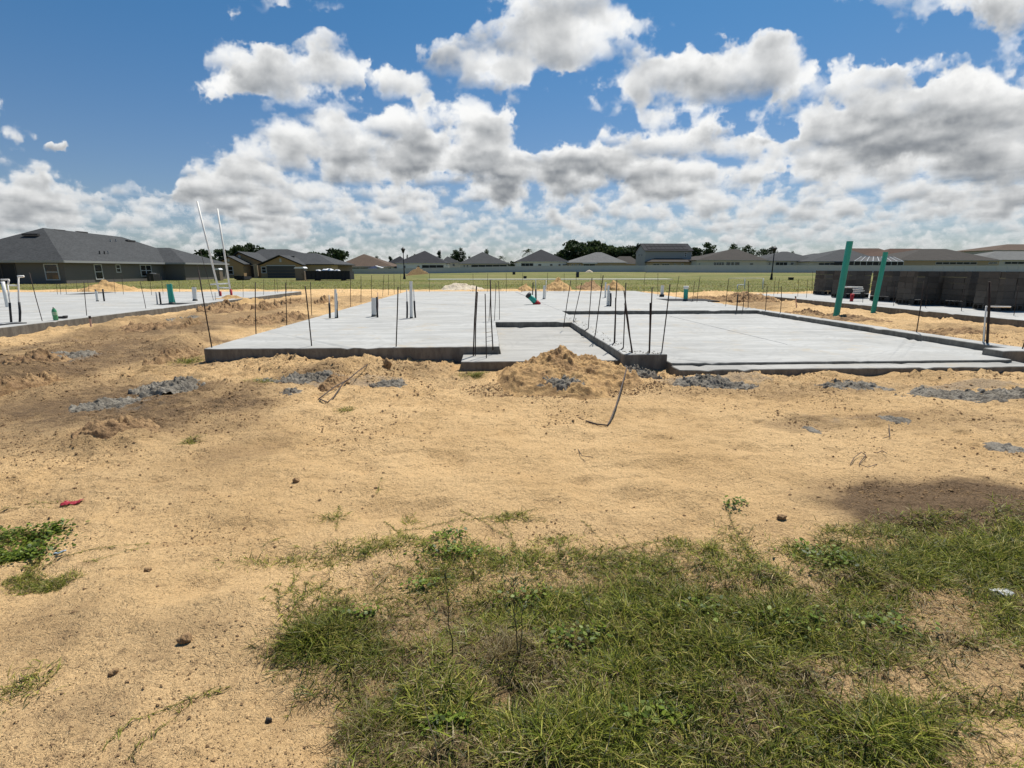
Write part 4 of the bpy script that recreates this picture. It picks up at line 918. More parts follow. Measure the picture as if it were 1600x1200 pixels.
# ------------------------------------------------------------------ the white fence
M_FENCE = simple('vinyl_white', (.54, .54, .53), .5, .05, .6)
def fence(label, P0, P1, h, post=2.44):
    a, b = Vector(P0), Vector(P1); d = b-a; L = d.length; d.normalize(); nrm = Vector((-d.y, d.x))
    root = thing('vinyl_fence', label, 'fence', ((a.x+b.x)/2, (a.y+b.y)/2, 0))
    n = max(1, int(L/post)); pan = MB(); cap = MB(); pp = None
    pts = [a+d*(L*k/n) for k in range(n+1)]; zz = [float(fieldz(np.array([p.x]), np.array([p.y]))[0]) for p in pts]
    proto = None
    for k, p in enumerate(pts):
        if k < n:
            q = pts[k+1]; m = (p+q)/2; z0 = (zz[k]+zz[k+1])/2
            pan.obox((m.x, m.y, z0+h/2), (q-p).to_3d()/2, nrm.to_3d()*.02, (0, 0, h/2-.03))
            cap.obox((m.x, m.y, z0+h-.03), (q-p).to_3d()/2, nrm.to_3d()*.045, (0, 0, .05)); cap.obox((m.x, m.y, z0+.18), (q-p).to_3d()/2, nrm.to_3d()*.045, (0, 0, .07))
        if proto is None:
            proto = MB().box(-.065, .065, -.065, .065, -.3, h+.06).build('post', M_FENCE, None); o = proto
        else:
            o = proto.copy(); COL.objects.link(o)
        o.parent = root; o.location = Vector((p.x, p.y, zz[k]))-root.location; o.rotation_euler.z = math.atan2(d.y, d.x)
    pan.build('panel', M_FENCE, root); cap.build('rail', M_FENCE, root)
    return root
def xy(px, Y): v = W(px, 421, Y); return (v.x, v.y)
fence('long white vinyl fence running behind the field from the dumpster to the solar house', xy(470, 192), xy(1010, 141), 1.8)
fence('short white fence panel stepping forward below the two-storey house', xy(1010.2, 140.4), xy(1011, 129.2), 1.85)
fence('white vinyl fence on the right, from the two-storey house past the block stacks', xy(1011, 128.6), xy(1760, 116), 1.85)

# ------------------------------------------------------------------ lamp posts and things standing in the field
M_IRON = simple('black_iron', (.012, .012, .013), .5, .2, 6, spec=.3)
def lamp(label, bx, by, tx, ty):
    b = G(bx, by, 0); b.z = float(hgt(np.array([b.x]), np.array([b.y]))[0]); t = W(tx, ty, b.y); h = t.z-b.z
    root = thing('street_lamp', label, 'street lamp', b, 'street lamps in the field')
    lean = Vector((t.x-b.x, 0, 0)); T = lambda z: b+lean*(z/h)+Vector((0, 0, z))
    MB().tube([T(-.2), T(h-1.05)], .095, 10, r1=.07).build('pole', M_IRON, root, True)
    MB().lathe(T(0), [(.22, -.2), (.22, .25), (.16, .45), (.14, .9), (.09, 1.0)], 12).build('base', M_IRON, root)
    MB().lathe(T(h-1.05), [(.06, 0), (.16, .08), (.14, .14), (.18, .2), (.32, .62)], 12).build('lantern', M_IRON, root)
    MB().lathe(T(h-.43), [(.40, 0), (.34, .10), (.14, .26), (.05, .32), (.03, .43)], 12).build('cap', M_IRON, root)
    MB().lathe(T(h-.84), [(.17, 0), (.27, .40)], 12).build('lamp_glass', simple('milky_glass', (.30, .29, .26), .3, .05, 3), root)
lamp('black lantern street lamp in front of the charcoal-roofed white house', 632, 436.2, 629.6, 385.5)
lamp('black lantern street lamp left of the block stacks', 1205, 437.2, 1211, 384)
M_UTIL = simple('utility_green', (.018, .024, .022), .6, .15, 4)
def ubox(label, px, py, wpx, hpx, name='utility_box', m=None, cat='utility box'):
    b = G(px, py, 0); d = (b-Vector((0, 0, EYE))).dot(FWD); w = wpx*d/FPX; h = hpx*d/FPX
    b.z = hg(b.x, b.y)
    root = thing(name, label, cat, b)
    MB().box(b.x-w/2, b.x+w/2, b.y-w*.4, b.y+w*.4, b.z-.15, b.z+h*.86).build('case', m or M_UTIL, root)
    l = MB(); l.prism([(b.x-w*.54, b.y-w*.44), (b.x+w*.54, b.y-w*.44), (b.x+w*.54, b.y+w*.44), (b.x-w*.54, b.y+w*.44)], b.z+h*.86, b.z+h); l.build('lid', m or M_UTIL, root)
    MB().box(b.x-w*.4, b.x+w*.4, b.y-w*.4-.02, b.y-w*.4-.003, b.z+h*.12, b.z+h*.75).build('door', m or M_UTIL, root)
    return root
ubox('leftmost low dark utility box in the field beyond the middle slab', 803, 432, 4.2, 4); ubox('dark utility box beside the pale kerb, right of the leftmost one', 820.3, 435.4, 4.8, 4)
ubox('tall dark blue cabinet in the field beneath the beige house', 902.4, 434.2, 4.0, 8.2, 'utility_cabinet', simple('cabinet_blue', (.02, .025, .05), .5, .1, 3), 'utility cabinet')
ubox('low dark utility box in the grass right of the right lamp post', 1235.6, 437.6, 6, 4.2)
M_STONE = simple('pale_stone', (.5, .49, .46), .9, .2, 3)
for lb, px, py, w in (('pale flat rock on the field in front of the fence', 920.5, 428.3, 4.0),):
    b = G(px, py+2, 0); heap('rock', lb, 'rock', b, 1.1, .8, .55, M_PALE, rough=.3, power=2, seed=77, nr=8, na=18)
# kerb of the street in the field
k = MB(); k.box(-9, 30, 80.0, 83.2, -.15, .07); o = k.build('kerb', simple('kerb_concrete', (.60, .58, .52), .9, .1, .6), None); tag(o, kind='structure')
# portable toilets and dumpsters
M_TOI = simple('toilet_tan', (.22, .165, .115), .6, .08, 2)
def toilet(label, x0, x1, by, ty):
    b = G((x0+x1)/2, by, 0); d = (b-Vector((0, 0, EYE))).dot(FWD); w = (x1-x0)*d/FPX; h = (by-ty)*d/FPX*.95
    b.z = hg(b.x, b.y); root = thing('portable_toilet', label, 'portable toilet', b, 'portable toilets')
    x, y = b.x, b.y
    MB().box(x-w*.44, x+w*.44, y-w*.44, y+w*.44, b.z, b.z+h*.86).build('cabin', M_TOI, root)
    r = MB(); 
    prof = [(-.5, .86), (.5, .86), (.5, .90), (.36, .98), (-.36, .98), (-.5, .90)]
    i = len(r.v); r.v += [(x+px*w, y-w*.5, b.z+pz*h) for px, pz in prof]+[(x+px*w, y+w*.5, b.z+pz*h) for px, pz in prof]
    r.f += [tuple(range(5, -1, -1)), tuple(range(6, 12))]+[(k, (k+1) % 6, (k+1) % 6+6, k+6) for k in range(6)]
    r.build('roof', M_WCAN, root)
    f = MB().box(x-w*.32, x+w*.32, y-w*.44-.05, y-w*.44-.003, b.z+.12, b.z+h*.82).build('door', M_TOI, root)
    MB().box(x+w*.22, x+w*.27, y-w*.44-.08, y-w*.44-.052, b.z+h*.42, b.z+h*.5).build('handle', M_BLACK, f)
    MB().tube([(x+w*.3, y+w*.3, b.z+h*.9), (x+w*.3, y+w*.3, b.z+h*1.06)], .05, 8).build('vent_pipe', M_FASC, root)
toilet('tan portable toilet with white roof next to the dark dumpster', 464, 479.5, 438.2, 416); toilet('tan portable toilet half hidden behind the tall white pipes', 337, 347.5, 438.4, 418.5)
M_DUMP = simple('dumpster_paint', (.016, .016, .022), .6, .3, 1.5)
def dumpster(label, x0, x1, by, ty, trash):
    b = G((x0+x1)/2, by, 0); d = (b-Vector((0, 0, EYE))).dot(FWD); w = (x1-x0)*d/FPX; h = (by-ty)*d/FPX; b.z = hg(b.x, b.y)
    root = thing('dumpster', label, 'dumpster', b); x, y, z = b.x, b.y, b.z; dp = 2.3
    t = .08; body = MB()
    body.box(x-w/2, x+w/2, y, y+t, z+.15, z+h).box(x-w/2, x+w/2, y+dp-t, y+dp, z+.15, z+h).box(x-w/2, x-w/2+t, y+t, y+dp-t, z+.15, z+h).box(x+w/2-t, x+w/2, y+t, y+dp-t, z+.15, z+h).box(x-w/2+t, x+w/2-t, y+t, y+dp-t, z+.15, z+.25)
    body.build('bin', M_DUMP, root)
    n = max(3, int(w/.6))
    for k in range(n+1):
        xx = x-w/2+.06+(w-.12)*k/n; MB().box(xx-.05, xx+.05, y-.08, y-.002, z+.15, z+h-.02).build('rib', M_DUMP, root)
    MB().box(x-w/2-.04, x+w/2+.04, y-.10, y+.0-.003, z+h, z+h+.09).build('rim', M_DUMP, root)
    for k in (-1, 1): MB().box(x+k*w*.3-.15, x+k*w*.3+.15, y+.2, y+dp-.2, z-.1, z+.148).build('skid', M_DUMP, root)
    MB().box(x-w/2+t, x+w/2-t, y+t, y+dp-t, z+.25, z+h-.04).build('rubbish', M_DOOR, root)
    return root, x, y, z, w, h
dq = dumpster('long dark open dumpster beside the portable toilet', 479.5, 547, 438.6, 424.5, 1)
_, x, y, z, w, h = dq
rs = random.Random(4)
for k, (fx, s) in enumerate(((.42, .42), (.5, .5), (.56, .36), (.68, .3), (.25, .3))):
    hp = MB(); 
    bmx = bmesh.new(); bmesh.ops.create_icosphere(bmx, subdivisions=2, radius=s)
    for v in bmx.verts: v.co = Vector((v.co.x*1.3, v.co.y, v.co.z*.75))*(1+rs.uniform(-.16, .16))
    me = bpy.data.meshes.new('trash_bag'); bmx.to_mesh(me); bmx.free(); me.materials.append(M_WCAN)
    o = bpy.data.objects.new('trash_bag', me); COL.objects.link(o); o.location = (x-w/2+w*fx, y+.7+.2*(k % 2), z+h+.05)
    tag(o, 'white bag of rubbish heaped on top of the long dumpster', 'trash bag', 'white bags on the dumpster')
dumpster('small low dark bin in front of the tan gabled house', 367, 382, 438, 432, 0)
# ------------------------------------------------------------------ trees
def leafmat(name, c0, c1, trans=.25):
    m, nt, b = mat(name); n = N(nt); v = n.attr('tone')
    a = n.noise(n.pos(), .5, 3, .6)
    c = n.mix(n.math('ADD', n.math('MULTIPLY', v, .7), n.math('MULTIPLY', a, .3), clamp=True), c0, c1)
    nt.links.new(c, b.inputs['Base Color']); b.inputs['Roughness'].default_value = .7; b.inputs['Specular IOR Level'].default_value = .25
    t = n.new('ShaderNodeBsdfTranslucent'); nt.links.new(c, t.inputs[0]); mx = n.new('ShaderNodeMixShader'); mx.inputs[0].default_value = trans
    nt.links.new(b.outputs[0], mx.inputs[1]); nt.links.new(t.outputs[0], mx.inputs[2]); nt.links.new(mx.outputs[0], nt.nodes['Material Output'].inputs[0])
    return m
LF = {'oak': leafmat('oak_leaf', (.018, .034, .012), (.050, .078, .026)), 'pine': leafmat('pine_needle', (.014, .030, .016), (.034, .060, .030)), 'light': leafmat('light_leaf', (.030, .052, .018), (.075, .105, .035)), 'palm': leafmat('palm_frond', (.028, .045, .018), (.07, .095, .035))}
M_BARK = simple('bark', (.085, .065, .05), .9, .25, 3, .5, 12)
def quads(cent, size, rng, up=None):
    n = len(cent)
    a = rng.normal(size=(n, 3)); a /= np.linalg.norm(a, axis=1)[:, None]
    b = np.cross(a, rng.normal(size=(n, 3))); b /= np.linalg.norm(b, axis=1)[:, None]
    s = size[:, None]
    V = np.stack([cent-a*s, cent+b*s*.62, cent+a*s, cent-b*s*.62], 1).reshape(-1, 3)
    return V, np.arange(4*n).reshape(n, 4)
def tree(label, px, top, wpx, Y, kind='oak', n=1100, name='tree', seed=None, gap=.0, group='trees behind the houses', low=.22):
    rng = np.random.default_rng(seed if seed is not None else int(px*7+top))
    t = W(px, top, Y); d = Y*.975+.3; w = 1.25*wpx*d/FPX; zb = float(fieldz(np.array([t.x]), np.array([Y]))[0]); h = t.z-zb
    root = thing(name, label, 'tree', (t.x, Y, zb), group)
    tr = MB(); rad = max(.12, h*.022)
    tp = [Vector((t.x+rng.normal()*.03*h*k, Y+rng.normal()*.03*h*k, zb-.3+(h*.8+.3)*k)) for k in np.linspace(0, 1, 6)]
    tr.tube(tp, rad, 8, r1=rad*.25)
    cen = []; 
    if kind == 'palm':
        tr.build('trunk', M_BARK, root, True)
        top_ = Vector((t.x, Y, t.z-w*.16)); V = []; F = []; tone = []
        for k in range(26):
            az = k*2.4+rng.random(); el = rng.uniform(-.55, 1.15); L = w*.55*rng.uniform(.8, 1.1)
            dr = Vector((math.cos(az)*math.cos(el), math.sin(az)*math.cos(el), math.sin(el)))
            sd = dr.cross(Vector((0, 0, 1))).normalized()
            for q in range(9):
                s0 = q/9; p = top_+dr*(L*s0)+Vector((0, 0, -L*.55*s0*s0))
                for sg in (-1, 1):
                    e = p+sd*sg*L*.20*(1-s0*.6)+dr*L*.14+Vector((0, 0, -L*.10)); o = len(V)
                    V += [tuple(p), tuple(p+dr*L*.06), tuple(e+dr*L*.02), tuple(e)]; F.append((o, o+1, o+2, o+3)); tone += [rng.random()]*4
        np_mesh('crown', np.array(V), np.array(F), LF['palm'], root, False, {'tone': np.array(tone)}, loc=root.location).location = (0, 0, 0)
        return root
    nc = 11 if kind != 'pine' else 14
    for k in range(nc):
        if kind == 'pine':
            f = rng.uniform(.30, .97); r = (1.02-f)*w*.62+.05*w; a = rng.uniform(0, 6.28); rr = r*rng.uniform(.2, .8)
            cen.append((t.x+math.cos(a)*rr, Y+math.sin(a)*rr, zb+h*f, max(.12*w, r*.42), .10*h))
        else:
            f = rng.uniform(low+.12, .86); prof = math.sin(math.pi*min(1, max(.08, (f-low)/(1.08-low))))**.6; a = rng.uniform(0, 6.28); rr = prof*w*.36*rng.uniform(.35, 1)
            cen.append((t.x+math.cos(a)*rr, Y+math.sin(a)*rr, zb+h*f, w*rng.uniform(.19, .29), h*rng.uniform(.11, .18)))
    if kind != 'pine': cen.append((t.x+rng.normal()*.05*w, Y, zb+h*.90, w*.17, h*.10))
    for c in cen:
        f = min(.95, max(.25, (c[2]-zb)/h*.75)); s = tp[int(f*5)]
        tr.tube([s, (s+Vector(c[:3]))/2+Vector((0, 0, .04*h)), Vector(c[:3])], rad*.35, 5, r1=rad*.08)
    tr.build('trunk', M_BARK, root, True)
    P = []; T = []; S = []
    per = int(n*1.5)//len(cen)
    for c in cen:
        u = rng.normal(size=(per, 3)); u /= np.linalg.norm(u, axis=1)[:, None]; rad_ = rng.random(per)**.45
        bump_ = 1+.35*np.sin(u[:, 0]*5+c[0])*np.cos(u[:, 2]*6+c[2])
        P.append(np.array(c[:3])+u*(rad_*bump_)[:, None]*np.array([c[3], c[3], c[4]])); T.append(np.clip(rng.normal(.5, .22)+rng.normal(0, .22, per), 0, 1)); S.append(rng.uniform(.5, 1.15, per))
    P = np.concatenate(P); T = np.concatenate(T); S = np.concatenate(S)*max(.2, w*.055)
    V, F = quads(P, S, rng)
    o = np_mesh('crown', V, F, LF[kind], root, False, {'tone': np.repeat(T, 4)}, loc=root.location); o.location = (0, 0, 0)
    return root
TREES = [  # label, centre, top, width (pixels), distance, kind
 ('low dark tree just right of the grey house wing', 314, 391, 46, 150, 'oak'), ('dark tree between the tall white pipes', 344, 390, 44, 160, 'oak'), ('bushy dark tree left of the tan house roof', 371, 384, 30, 150, 'oak'), ('tallest bushy tree just above the tan house', 394, 380.5, 32, 152, 'oak'),
 ('dark tree behind the right slope of the tan house roof', 487, 394, 40, 170, 'oak'), ('rounded dark tree between the tan house and the brown roof', 520, 389, 44, 165, 'oak'),
 ('small dark tree behind the brown roof', 588, 400, 14, 260, 'oak'), ('thin tree between the brown roof and the charcoal roof', 610, 402, 15, 260, 'pine'), ('dark tuft of tree left of the charcoal roof peak', 648, 397, 14, 260, 'oak'), ('small tree tip left of the charcoal house, by the lamp head', 636, 399, 7, 270, 'pine'),
 ('ragged conifer right of the charcoal roof', 686, 392, 15, 250, 'pine'), ('broad dark tree, left of a pair behind the bluish roof', 711, 390.5, 20, 250, 'oak'), ('taller dark tree, right of a pair behind the bluish roof', 721, 386, 15, 248, 'oak'), ('small bush of a tree right of the tree pair', 732, 400, 8, 250, 'oak'),
 ('round tree poking over the peak of the arched porch house', 759, 388.5, 15, 240, 'oak'), ('small palm right of the arched porch house', 783, 400, 13, 240, 'palm'), ('palm tree left of the near-black roof', 824, 390, 16, 235, 'palm'), ('low dark tree between the porch house and the white house', 800, 408, 14, 230, 'oak'),
 ('tallest dark oak right of the near-black roof', 893, 374.5, 42, 215, 'oak'), ('dark tree left flank of the tall oak', 881, 389, 30, 218, 'oak'), ('bright green feathery tree right of the tall oak', 927, 376, 40, 212, 'light'), ('middle dark tree between the oak and the feathery tree', 911, 379, 34, 220, 'oak'),
 ('green tree behind the light grey roof', 952, 384, 40, 222, 'light'), ('leafy tree over the right slope of the light grey roof', 970, 385, 36, 222, 'light'), ('dark tree left of the two-storey house', 986, 384, 32, 220, 'oak'), ('spiky tree touching the gable of the two-storey house', 997, 381, 14, 218, 'pine'),
 ('dark tree touching the right end of the solar roof', 1086, 386, 26, 215, 'oak'), ('tall green tree right of the solar house', 1105, 378.5, 27, 212, 'light'), ('sparse tree left of the taupe roof peak', 1148, 379, 21, 225, 'light'), ('sparse tree over the taupe roof right of its peak', 1170, 382, 22, 226, 'light'),
 ('dark tree left of the right lamp post', 1193, 388, 20, 215, 'oak'), ('dark tree behind the right lamp head', 1207, 384.5, 20, 215, 'oak'), ('small rounded tree above the grey roof by the lamp post', 1238, 392, 12, 220, 'oak'),
 ('thin ragged tree over the dark brown long roof', 1518, 390, 17, 225, 'light'), ('small ragged tree left of the far right two-storey house', 1504, 393.5, 8, 226, 'light')]
for i, t in enumerate(TREES): tree(t[0], t[1], t[2], t[3], t[4], t[5], n=1500 if t[3] > 25 else 800)
# leafy strip of undergrowth seen under the fence houses
# ------------------------------------------------------------------ the stacks of hollow blocks on the right slab
def block_material():
    m, nt, b = mat('grey_block'); n = N(nt); p = n.pos()
    k = n.math('ADD', n.math('MULTIPLY', n.rnd(), .40), .62)
    g = n.math('ADD', n.math('MULTIPLY', n.noise(p, 6, 4, .7), .5), n.math('MULTIPLY', n.noise(p, 60, 3, .7), .5))
    nt.links.new(n.vm('SCALE', (.098, .089, .078), scale=n.math('MULTIPLY', k, n.math('ADD', g, .5))), b.inputs['Base Color']); b.inputs['Roughness'].default_value = .95; b.inputs['Specular IOR Level'].default_value = .15
    nt.links.new(n.bump(n.noise(p, 90, 3, .7), .5, .01), b.inputs['Normal']); return m
M_BLOCK = block_material()
BL, BW, BH = .397, .197, .214
def block_mesh():
    """hollow block lying with its two cores along the local z"""
    mb = MB(); o = [(-BL/2, -BW/2), (BL/2, -BW/2), (BL/2, BW/2), (-BL/2, BW/2)]; w = .034
    cores = []
    for a, b in ((-BL/2+w, -w/2), (w/2, BL/2-w)): cores.append([(a, -BW/2+w), (b, -BW/2+w), (b, BW/2-w), (a, BW/2-w)])
    bm = bmesh.new()
    def box(x0, x1, y0, y1): mb.box(x0, x1, y0, y1, -BH/2, BH/2)
    xs = [-BL/2, -BL/2+w, -w/2, w/2, BL/2-w, BL/2]; ys = [-BW/2, -BW/2+w, BW/2-w, BW/2]
    solid = lambda i, j: not (i in (1, 3) and j == 1)
    for z, fl in ((-BH/2, True), (BH/2, False)):
        for i in range(5):
            for j in range(3):
                if solid(i, j):
                    q = [(xs[i], ys[j], z), (xs[i+1], ys[j], z), (xs[i+1], ys[j+1], z), (xs[i], ys[j+1], z)]; mb.face(*(reversed(q) if fl else q))
    for k in range(4):
        a, b = o[k], o[(k+1) % 4]; mb.face((*a, -BH/2), (*b, -BH/2), (*b, BH/2), (*a, BH/2))
    for c in cores:
        for k in range(4):
            a, b = c[k], c[(k+1) % 4]; mb.face((*b, -BH/2), (*a, -BH/2), (*a, BH/2), (*b, BH/2))
    bmesh.ops.create_cube(bm) if False else None; bm.free()
    return mb
proto = block_mesh().build('concrete_block', M_BLOCK)
first = [True]
def put_block(loc, rz, turned, label, group):
    if first[0]: o = proto; first[0] = False
    else: o = proto.copy(); COL.objects.link(o)
    o.rotation_euler = ((math.pi/2, 0, rz) if turned else (0, 0, rz)); o.location = loc
    tag(o, label, 'concrete block', group)
STK = [('leftmost', 'grey hollow block in the farthest stack, by the taller teal pipe', 1287, 1312, 461, -.04), ('second', 'grey hollow block in the stack between the two teal pipes', 1321, 1355, 466, .05), ('third', 'grey hollow block in the stack behind the shorter teal pipe', 1388, 1430, 471.5, .10),
       ('fourth', 'lighter grey block in the freestanding stack behind a tilted bar', 1426, 1473, 477, -.10), ('fifth', 'grey hollow block in the stack left of the white pipe arm', 1507, 1556, 480.5, .06), ('sixth', 'grey hollow block in the rightmost stack at the picture edge', 1561, 1614, 486.5, -.03)]
for si, (nm, lb, x0, x1, by, rz) in enumerate(STK):
    a = G(x0, by, ZR); u = Vector((math.cos(rz), math.sin(rz), 0)); v = Vector((-math.sin(rz), math.cos(rz), 0))
    g = 'blocks of the '+nm+' stack on the right slab'
    for L in range(6):
        z = ZR+.003+BH/2+L*.2205; turned = L == 0
        jit = lambda: Vector((random.uniform(-.004, .004), random.uniform(-.016, .010), 0))
        for k in range(3):        # the front course
            put_block(a+u*(.2+.407*k)+v*.1+Vector((0, 0, z))*1-Vector((0, 0, a.z))+jit(), rz+random.uniform(-.01, .01), turned, lb, g)
        for side in (0, 1):       # the flanks
            for k in range(2):
                if L % 2 == 0 or L == 0: off = .2+.2+.403*k
                else: off = .2+.2+.403*k
                p = a+u*(.1+(1.008 if side else 0))+v*(off+.004+.002)
                put_block(Vector((p.x, p.y, z))+jit(), rz+math.pi/2, turned, lb, g)
# ------------------------------------------------------------------ small things
b = G(87.5, 500.5, ZL); bt = thing('soda_bottle', 'green plastic drink bottle standing on the edge of the left slab', 'bottle', b)
gm, gnt, gb = mat('green_plastic'); gb.inputs['Base Color'].default_value = (.10, .42, .20, 1); gb.inputs['Roughness'].default_value = .2; gb.inputs['Transmission Weight'].default_value = .35
MB().lathe(b, [(.046, 0), (.056, .012), (.058, .06), (.053, .10), (.058, .14), (.058, .24), (.045, .29), (.024, .325), (.021, .335)], 20).build('bottle_body', gm, bt, True)
MB().lathe(b+Vector((0, 0, .335)), [(.024, 0), (.024, .034), (.021, .037)], 16).build('bottle_cap', M_WCAN, bt)
MB().lathe(b, [(.0592, .145), (.0592, .235)], 20).build('label_band', simple('pale_label', (.35, .55, .38), .5, .1, 5), bt)
b = G(97, 497.5, ZL); MBx = MB().obox(b+Vector((0, 0, .03)), (.11, .03, 0), (-.012, .05, 0), (0, 0, .03)); MBx.obox(b+Vector((.10, .0, .06)), (.035, 0, 0), (0, .05, 0), (0, 0, .02))
tag(MBx.build('wood_scrap', M_DOOR), 'dark scrap of wood lying beside the green bottle', 'wood scrap')
def lump(name, label, cat, px, py, w, hh, m, seed, flat=1.0, dz=0.0):
    c = GP(px, py); rs = random.Random(seed); bmx = bmesh.new(); bmesh.ops.create_icosphere(bmx, subdivisions=3, radius=1)
    for v in bmx.verts:
        p = v.co; k = 1+.22*math.sin(p.x*3.1+seed)*math.cos(p.y*2.7+seed*2)+.14*math.sin(p.z*6+p.x*5+seed)+rs.uniform(-.05, .05)
        v.co = Vector((p.x*w*k, p.y*w*.8*k, p.z*hh*k))
    me = bpy.data.meshes.new(name); bmx.to_mesh(me); bmx.free(); me.materials.append(m); me.polygons.foreach_set('use_smooth', [True]*len(me.polygons))
    o = bpy.data.objects.new(name, me); COL.objects.link(o); o.location = c+Vector((0, 0, hh*.55+dz)); return tag(o, label, cat)
lump('dirt_clod', 'single brown dirt clod alone on smooth sand in the middle left', 'dirt clod', 463, 753.5, .026, .022, M_BROWN, 3)
lump('dirt_clod', 'dark fist-sized clod among crumbs in the lower left sand', 'dirt clod', 290, 1002, .026, .024, M_BROWN, 4)
lump('dirt_clod', 'small dark clod in the sand above the lower left grass edge', 'dirt clod', 231, 893, .018, .014, M_BROWN, 5)
lump('dirt_clod', 'reddish clod in the sand of the bottom left corner', 'dirt clod', 178, 1053, .017, .013, M_BROWN, 6)
lump('dirt_clod', 'black pebble-like clod left of the grass at the bottom', 'dirt clod', 420, 1128, .012, .012, simple('black_clod', (.03, .028, .025), .8, .2, 9), 7)
lump('dirt_clod', 'brown clod on the sand below the thick cement ridge, right side', 'dirt clod', 1221, 809, .026, .016, M_BROWN, 8)
lump('dirt_clod', 'pointed clod standing on the sand bank before the slab', 'dirt clod', 606, 577, .07, .09, M_BROWN, 9)
# red scrap, blue wrapper, white scrap: crumpled sheets with thickness
def crumple(name, label, cat, px, py, w, d, hgt_, m, seed, rz=0, th=.002):
    c = GP(px, py); nxx, nyy = 22, 12; u = np.linspace(-1, 1, nxx); v = np.linspace(-1, 1, nyy); U, Vv = np.meshgrid(u, v)
    edge = 1+.18*fbm(U*1.5+seed, Vv*1.5, 3, seed); X = U*w/2*edge; Yy = Vv*d/2*edge; Z = hgt_*(.45+.55*np.abs(fbm(U*1.4+seed, Vv*1.4, 4, seed+1))*1.6)*(1-.55*np.abs(Vv)**2)
    cr, sr = math.cos(rz), math.sin(rz); XX = (X*cr-Yy*sr).ravel(); YY = (X*sr+Yy*cr).ravel(); ZZ = Z.ravel()
    base = hgt(XX+c.x, YY+c.y)-c.z; ZZ = np.maximum(ZZ+base*.9, base+.003)
    n = nxx*nyy; i = np.arange(n).reshape(nyy, nxx); F = np.stack([i[:-1, :-1], i[:-1, 1:], i[1:, 1:], i[1:, :-1]], -1).reshape(-1, 4)
    o = np_mesh(name, np.c_[XX, YY, ZZ], F, m); o.location = c
    s = o.modifiers.new('thickness', 'SOLIDIFY'); s.thickness = th; s.offset = 1
    return tag(o, label, cat)
crumple('plastic_scrap', 'crumpled red plastic scrap lying on the sand on the left', 'plastic scrap', 113, 788, .135, .045, .026, simple('red_plastic', (.36, .035, .045), .45, .2, 9), 5, .05)
crumple('plastic_wrapper', 'pale blue wrapper lying in the sand by the left weeds', 'plastic wrapper', 93, 860, .055, .02, .010, simple('blue_plastic', (.30, .36, .42), .35, .2, 9), 8, .5)
crumple('plastic_scrap', 'white clear plastic scrap in the grass at the right edge', 'plastic scrap', 1563, 930, .085, .065, .022, simple('clear_plastic', (.48, .48, .46), .25, .15, 14), 11, .2)
# bent bars on the sand
def rod(name, label, cat, pts, r, m, lift, n=8):
    P = []
    for (px, py), l in zip(pts, lift): g_ = GP(px, py); P.append(g_+Vector((0, 0, r+l)))
    Q = []
    for a, b in zip(P, P[1:]): Q += [a+(b-a)*t for t in (0, .33, .66)]
    Q.append(P[-1]); o = MB().tube(Q, r, n).build(name, m, None, True, loc=P[0]); return tag(o, label, cat)
M_RUST = simple('bare_rod', (.075, .052, .040), .7, .3, 14)
rod('bent_bar', 'rusty bar bent like a hockey stick lying right of the tall sand mound', 'steel bar', [(979, 592), (963, 640), (954, 661), (949, 667), (932, 664), (915, 660)], .0085, M_RUST, [.16, .06, .03, .01, .0, .0])
rod('bent_bar', 'long rusty bar crossing another before the slab front', 'steel bar', [(594, 560), (560, 588), (545, 601), (522, 612), (497, 625)], .0075, M_RUST, [.04, .10, .07, .05, .0])
rod('bent_bar', 'short rusty bar under the long crossing bar', 'steel bar', [(551, 596), (536, 606), (522, 622), (512, 630), (500, 624)], .008, M_RUST, [.07, .05, .02, .0, .0])
rod('bent_bar', 'thin dark bar half buried in the sand bank before the slab', 'steel bar', [(440, 575), (462, 566), (480, 561)], .008, M_RUST, [.0, .03, .02])
for lb, pts in (('loop of rusty tie wire on the sand, right of centre', [(1328, 728), (1334, 719), (1345, 712), (1352, 716), (1342, 727), (1355, 733), (1370, 726)]), ('small rusty wire stuck upright in the right-hand sand', [(1379, 686), (1390, 685), (1388, 668)]),
                ('short rusty wire hook beside the wire loop', [(1370, 709), (1378, 708), (1385, 714)]), ('little bent twig of wire right of the hockey stick bar', [(903, 703), (909, 716), (926, 720)])):
    rod('tie_wire', lb, 'wire', pts, .0032, M_RUST, [.005, .02, .03, .02, .01, .01, .0][:len(pts)], 6)
# ------------------------------------------------------------------ grass
def blade_material():
    m, nt, b = mat('grass_blade'); n = N(nt)
    c = n.new('ShaderNodeAttribute', attribute_name='tint').outputs['Color']
    nt.links.new(c, b.inputs['Base Color']); b.inputs['Roughness'].default_value = .48; b.inputs['Specular IOR Level'].default_value = .26
    t = n.new('ShaderNodeBsdfTranslucent'); nt.links.new(c, t.inputs[0]); mx = n.new('ShaderNodeMixShader'); mx.inputs[0].default_value = .38
    nt.links.new(b.outputs[0], mx.inputs[1]); nt.links.new(t.outputs[0], mx.inputs[2]); nt.links.new(mx.outputs[0], nt.nodes['Material Output'].inputs[0]); return m
M_BLADE = blade_material()
GREENS = np.array([(.180, .215, .026), (.255, .285, .036), (.360, .360, .062), (.098, .124, .018), (.440, .370, .105), (.050, .066, .012)])
STRAW = np.array([(.38, .30, .14), (.29, .205, .085), (.52, .43, .24), (.17, .12, .055)])
